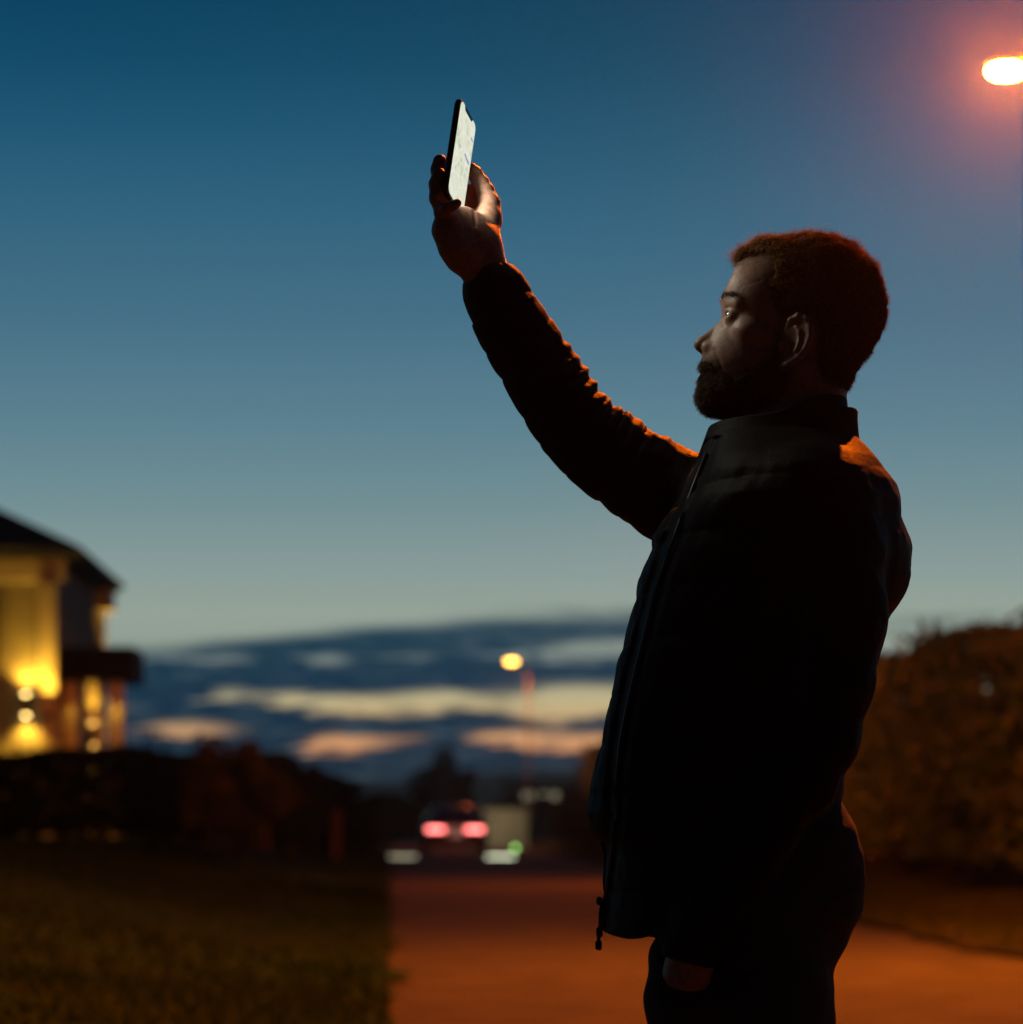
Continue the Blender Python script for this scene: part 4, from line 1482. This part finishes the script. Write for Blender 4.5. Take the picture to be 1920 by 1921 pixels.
zp = []
for (u, v) in ZIPLINE[1:]:
    wv = max(surf_near(u + 6, v), -200)
    zp.append(Vector(to_world(np.array([u + 2, v, wv - 2]))) - MAN_INV)
MB().tube(zp, 0.0024, 8).build('zip', M['zip'], jacket, True)


def slab(name, u0, u1, v0, v1, wc, th, mat, parent, bev=0.0015):
    a = to_world(np.array([u0, v1, wc - th])) - np.array(MAN_INV)
    b = to_world(np.array([u1, v0, wc + th])) - np.array(MAN_INV)
    return MB().box(tuple(a), tuple(b), bev).build(name, mat, parent)


slab('zip_stop', 1118, 1129, 1681, 1697, -40, 5, M['zip_dark'], jacket)
zpull = slab('zip_pull', 1118, 1130, 1737, 1757, -40, 5, M['zip_dark'], jacket)
slab('pull_tab', 1116, 1128.5, 1762, 1781, -40, 3, M['zip_dark'], zpull)
slab('pull_ring', 1119, 1126, 1755, 1764, -40, 1.5, M['zip'], zpull, 0.0005)
ed = [Vector(to_world(np.array(q_))) - MAN_INV for q_ in ((1131, 1690, -38), (1127, 1712, -40), (1127, 1738, -40))]
MB().tube(ed, 0.0035, 8).build('zip_tape', M['zip_dark'], jacket, True)


# --- shirt collar / neck warmer inside the jacket
def sd_shirt(p):
    u, v, wz = p[:, 0], p[:, 1], p[:, 2]
    d = ell(p, (1452, 1000, 0), (185, 210, 200))
    d = smin(d, cone(p, (1520, 770, 0), (1500, 900, 0), 92, 120), 40)
    d = smin(d, ell(p, (1400, 1400, 0), (170, 330, 195)), 60)
    top = -(v - (770 + (1592 - u) * 0.16))
    return smax(smax(d, top, 5), v - 1640, 6) + 1.5 * waves(p, 0.05)


V, Q = polygonise(sd_shirt, (1190, 730, -240), (1690, 1680, 240), 7.0)
man_mesh('shirt', V, Q, M['shirt'])


# --- trousers
def sd_trousers(p):
    u, v, wz = p[:, 0], p[:, 1], p[:, 2]
    q = p.copy()
    q[:, 2] = np.abs(q[:, 2])
    d = ell(p, (1420, 1600, 0), (168, 190, 205))
    d = smin(d, ell(q, (1490, 1650, 78), (122, 180, 100)), 50)                                     # seat
    leg = chain(q, [(1400, 1720, 88, 150), (1392, 1900, 92, 158), (1390, 2050, 96, 142), (1392, 2330, 100, 102), (1402, 2500, 102, 98), (1425, 2900, 104, 72), (1428, 2985, 104, 74)], 40)
    sc = 1 - 0
    d = smin(d, leg, 30)
    hand = ell(p, pp(1290, 1884, -192), (80, 92, 74))
    hand = smin(hand, ell(p, pp(1254, 1812, -150), (38, 62, 60)), 20)
    d = smin(d, hand, 26)
    d = smax(d, 1495 - v + (1560 - u) * 0.02, 6)
    d = smax(d, v - 2990, 6)
    # pocket mouth on the camera side
    pe = line_d(u, v, [(1222, 1800), (1240, 1826), (1290, 1838), (1352, 1826), (1400, 1800)])
    d = d + np.where(wz < -60, 5 * np.exp(-(pe / 6) ** 2), 0)
    hole = ell(p, pp(1296, 1800, -236), (62, 30, 54))
    d = smax(d, -hole, 8)
    d = d + 2.6 * waves(p, 0.035) + 1.6 * waves(p[:, [1, 2, 0]], 0.085) + 2.0 * np.sin(v * 0.11 + u * 0.05) * np.exp(-((u - 1590) / 60) ** 2) * np.exp(-((v - 1700) / 120) ** 2)
    return d


V, Q = polygonise(sd_trousers, (1180, 1470, -330), (1660, 3010, 290), 5.0)
trousers = man_mesh('trousers', V, Q, M['trousers'])


# --- shoes
def sd_shoe(p):
    q = p.copy()
    q[:, 2] = np.abs(q[:, 2])
    d = cone(q, (1440, 3000, 104), (1330, 3018, 118), 54, 40)
    d = smin(d, cone(q, (1330, 3018, 118), (1270, 3024, 122), 40, 30), 20)
    d = smin(d, cone(q, (1430, 2975, 104), (1430, 2930, 104), 56, 58), 20)
    return smax(smax(d, q[:, 1] - 3046, 4), 2940 - q[:, 1], 4)


for s in (-1, 1):
    V, Q = polygonise(lambda p: np.where(p[:, 2] * s > 0, sd_shoe(p), 300).astype(np.float32), (1210, 2920, -200), (1520, 3060, 200), 6.0)
    man_mesh('shoe', V, Q, M['leather'])

# ------------------------------------------------------------------ the phone in his hand
PD = D0 + W0 * S
wv = Vector((0.278, 0.899, -0.342)).normalized()
hv = Vector((-0.123, -0.3195, -0.940))
hv = (hv - wv * hv.dot(wv)).normalized()
nv = hv.cross(wv).normalized()
if nv.x < 0:
    nv = -nv
pc = at(861.5, 295.5, PD)
phone = empty('phone', pc)
tag(phone, "black smartphone with a bright map on its screen held in the man's raised hand", 'phone')
ROT = Matrix((wv, -hv, nv)).transposed()            # columns: width, up, out of the screen
if ROT.determinant() < 0:
    ROT = Matrix((-wv, -hv, nv)).transposed()
PW, PH, PT = 0.0705, 0.1435, 0.0085


def rounded(w_, h_, r, n=7):
    P = []
    for cx, cy, a0 in ((w_ / 2 - r, h_ / 2 - r, 0), (-w_ / 2 + r, h_ / 2 - r, 90), (-w_ / 2 + r, -h_ / 2 + r, 180), (w_ / 2 - r, -h_ / 2 + r, 270)):
        for i in range(n + 1):
            a = math.radians(a0 + 90 * i / n)
            P.append((cx + r * math.cos(a), cy + r * math.sin(a)))
    return P


def plate(name, outl, z0, z1, mat, bev=0.0):
    mb = MB()
    n = len(outl)
    lev = [(z0 + bev, 1.0), (z1 - bev, 1.0)] if bev == 0 else [(z0, 0), (z0 + bev, 1), (z1 - bev, 1), (z1, 0)]
    V = []
    cx = sum(x for x, y in outl) / n
    cy = sum(y for x, y in outl) / n
    for z, k in lev:
        for x, y in outl:
            sx = 1 if k else 1 - bev / (PW / 2)
            sy = 1 if k else 1 - bev / (PH / 2)
            V.append(ROT @ Vector((cx + (x - cx) * sx, cy + (y - cy) * sy, z)))
    Fc = []
    for i in range(len(lev) - 1):
        for k in range(n):
            Fc.append([i * n + k, i * n + (k + 1) % n, (i + 1) * n + (k + 1) % n, (i + 1) * n + k])
    Fc.append(list(range(n)))
    Fc.append([(len(lev) - 1) * n + k for k in range(n)])
    return mb.poly(V, Fc).build(name, mat, phone)


plate('phone_body', rounded(PW, PH, 0.0105), -PT / 2, PT / 2, M['black_glass'], 0.0018)
# screen with the notch at its top
ol = rounded(PW - 0.0062, PH - 0.0062, 0.0085)
nt = []
for i, (x, y) in enumerate(ol):
    nt.append((x, y))
    if i == 7:
        hw2 = 0.0165
        top = PH / 2 - 0.0031
        nt += [(hw2 + 0.002, top), (hw2, top - 0.002), (hw2 - 0.0015, top - 0.0048), (hw2 - 0.004, top - 0.0058), (-hw2 + 0.004, top - 0.0058), (-hw2 + 0.0015, top - 0.0048),
               (-hw2, top - 0.002), (-hw2 - 0.002, top)]
m = bpy.data.materials.new('map_screen')
m.use_nodes = True
t = NT(m.node_tree)
t.n.clear()
mo = t.new('ShaderNodeOutputMaterial')
em = t.new('ShaderNodeEmission')
t.l.new(em.outputs[0], mo.inputs[0])
tcn = t.new('ShaderNodeTexCoord')
# coordinates in the plane of the screen
vx = t.new('ShaderNodeVectorMath', operation='DOT_PRODUCT')
vx.inputs[1].default_value = ROT.col[0]
vy = t.new('ShaderNodeVectorMath', operation='DOT_PRODUCT')
vy.inputs[1].default_value = ROT.col[1]
t.l.new(tcn.outputs['Object'], vx.inputs[0])
t.l.new(tcn.outputs['Object'], vy.inputs[0])
X, Yc = vx.outputs['Value'], vy.outputs['Value']
cb = t.new('ShaderNodeCombineXYZ')
t.put(cb.inputs[0], X)
t.put(cb.inputs[1], Yc)
vor = t.new('ShaderNodeTexVoronoi', feature='DISTANCE_TO_EDGE')
vor.inputs['Scale'].default_value = 48
t.l.new(cb.outputs[0], vor.inputs['Vector'])
street = t.smooth(vor.outputs['Distance'], 0.03, 0.09)
park = t.smooth(t.noise(cb.outputs[0], 34, 2), 0.50, 0.60)
colr = t.mix(t.math('MULTIPLY', park, 0.85), (0.60, 0.62, 0.50, 1), (0.47, 0.52, 0.39, 1))
colr = t.mix(t.math('MULTIPLY', t.math('SUBTRACT', 1.0, street), 0.6), colr, (0.70, 0.70, 0.60, 1))


def dash(x0, y0, x1, y1, wd):
    """a short painted stroke on the map"""
    L = math.hypot(x1 - x0, y1 - y0)
    ux, uy = (x1 - x0) / L, (y1 - y0) / L
    al = t.math('ADD', t.math('MULTIPLY', t.math('SUBTRACT', X, x0), ux), t.math('MULTIPLY', t.math('SUBTRACT', Yc, y0), uy))
    ac = t.math('ADD', t.math('MULTIPLY', t.math('SUBTRACT', X, x0), -uy), t.math('MULTIPLY', t.math('SUBTRACT', Yc, y0), ux))
    e1 = t.math('GREATER_THAN', al, 0.0)
    e2 = t.math('LESS_THAN', al, L)
    e3 = t.smooth(t.math('ABSOLUTE', ac), wd, wd * 0.5)
    return t.math('MULTIPLY', t.math('MULTIPLY', e1, e2), e3)


sg = 1.0 if (ROT.col[0] - wv).length < 1 else -1.0
for (a, b, c, d_, wd) in ((0.006, 0.010, 0.018, 0.007, 0.0026), (0.018, 0.007, 0.026, 0.0065, 0.003), (0.020, 0.043, 0.029, 0.042, 0.002), (-0.018, 0.008, -0.012, 0.009, 0.001)):
    colr = t.mix(t.math('MULTIPLY', dash(sg * a, b, sg * c, d_, wd), 0.8), colr, (0.12, 0.13, 0.45, 1))
t.put(em.inputs[0], colr)
em.inputs[1].default_value = 1.2
plate('screen', nt, PT / 2 + 0.00005, PT / 2 + 0.0004, m)
MBc = plate('camera_bump', [(x * 1 - 0.016, y + 0.052) for x, y in rounded(0.026, 0.026, 0.006)], -PT / 2 - 0.0015, -PT / 2 - 0.00005, M['black_glass'])
# light thrown forward by the screen
L = bpy.data.lights.new('screen_light', 'AREA')
L.shape = 'RECTANGLE'
L.size = PW - 0.008
L.size_y = PH - 0.01
L.energy = 0.74
L.color = (1.0, 0.93, 0.74)
L.spread = math.radians(142)
lo_ = bpy.data.objects.new('screen_light', L)
COL.objects.link(lo_)
lo_.parent = phone
lo_.rotation_euler = Matrix((ROT.col[0] * -1, ROT.col[1], ROT.col[2] * -1)).transposed().to_euler()
lo_.location = nv * (PT / 2 + 0.0012)


# ------------------------------------------------------------------ the damp night air that glows round the lamps
hz_ = MB().box((-520, -80, -1.1), (520, 660, 10.4)).build('haze', None)
m = bpy.data.materials.new('haze')
m.use_nodes = True
t = NT(m.node_tree)
t.n.clear()
mo = t.new('ShaderNodeOutputMaterial')
pv = t.new('ShaderNodeVolumePrincipled')
pv.inputs['Color'].default_value = (0.9, 0.9, 0.9, 1)
pv.inputs['Density'].default_value = 0.00033
pv.inputs['Anisotropy'].default_value = 0.93
t.l.new(pv.outputs[0], mo.inputs['Volume'])
hz_.data.materials.append(m)
tag(hz_, 'thin night haze glowing around the street lamps', kind='stuff')
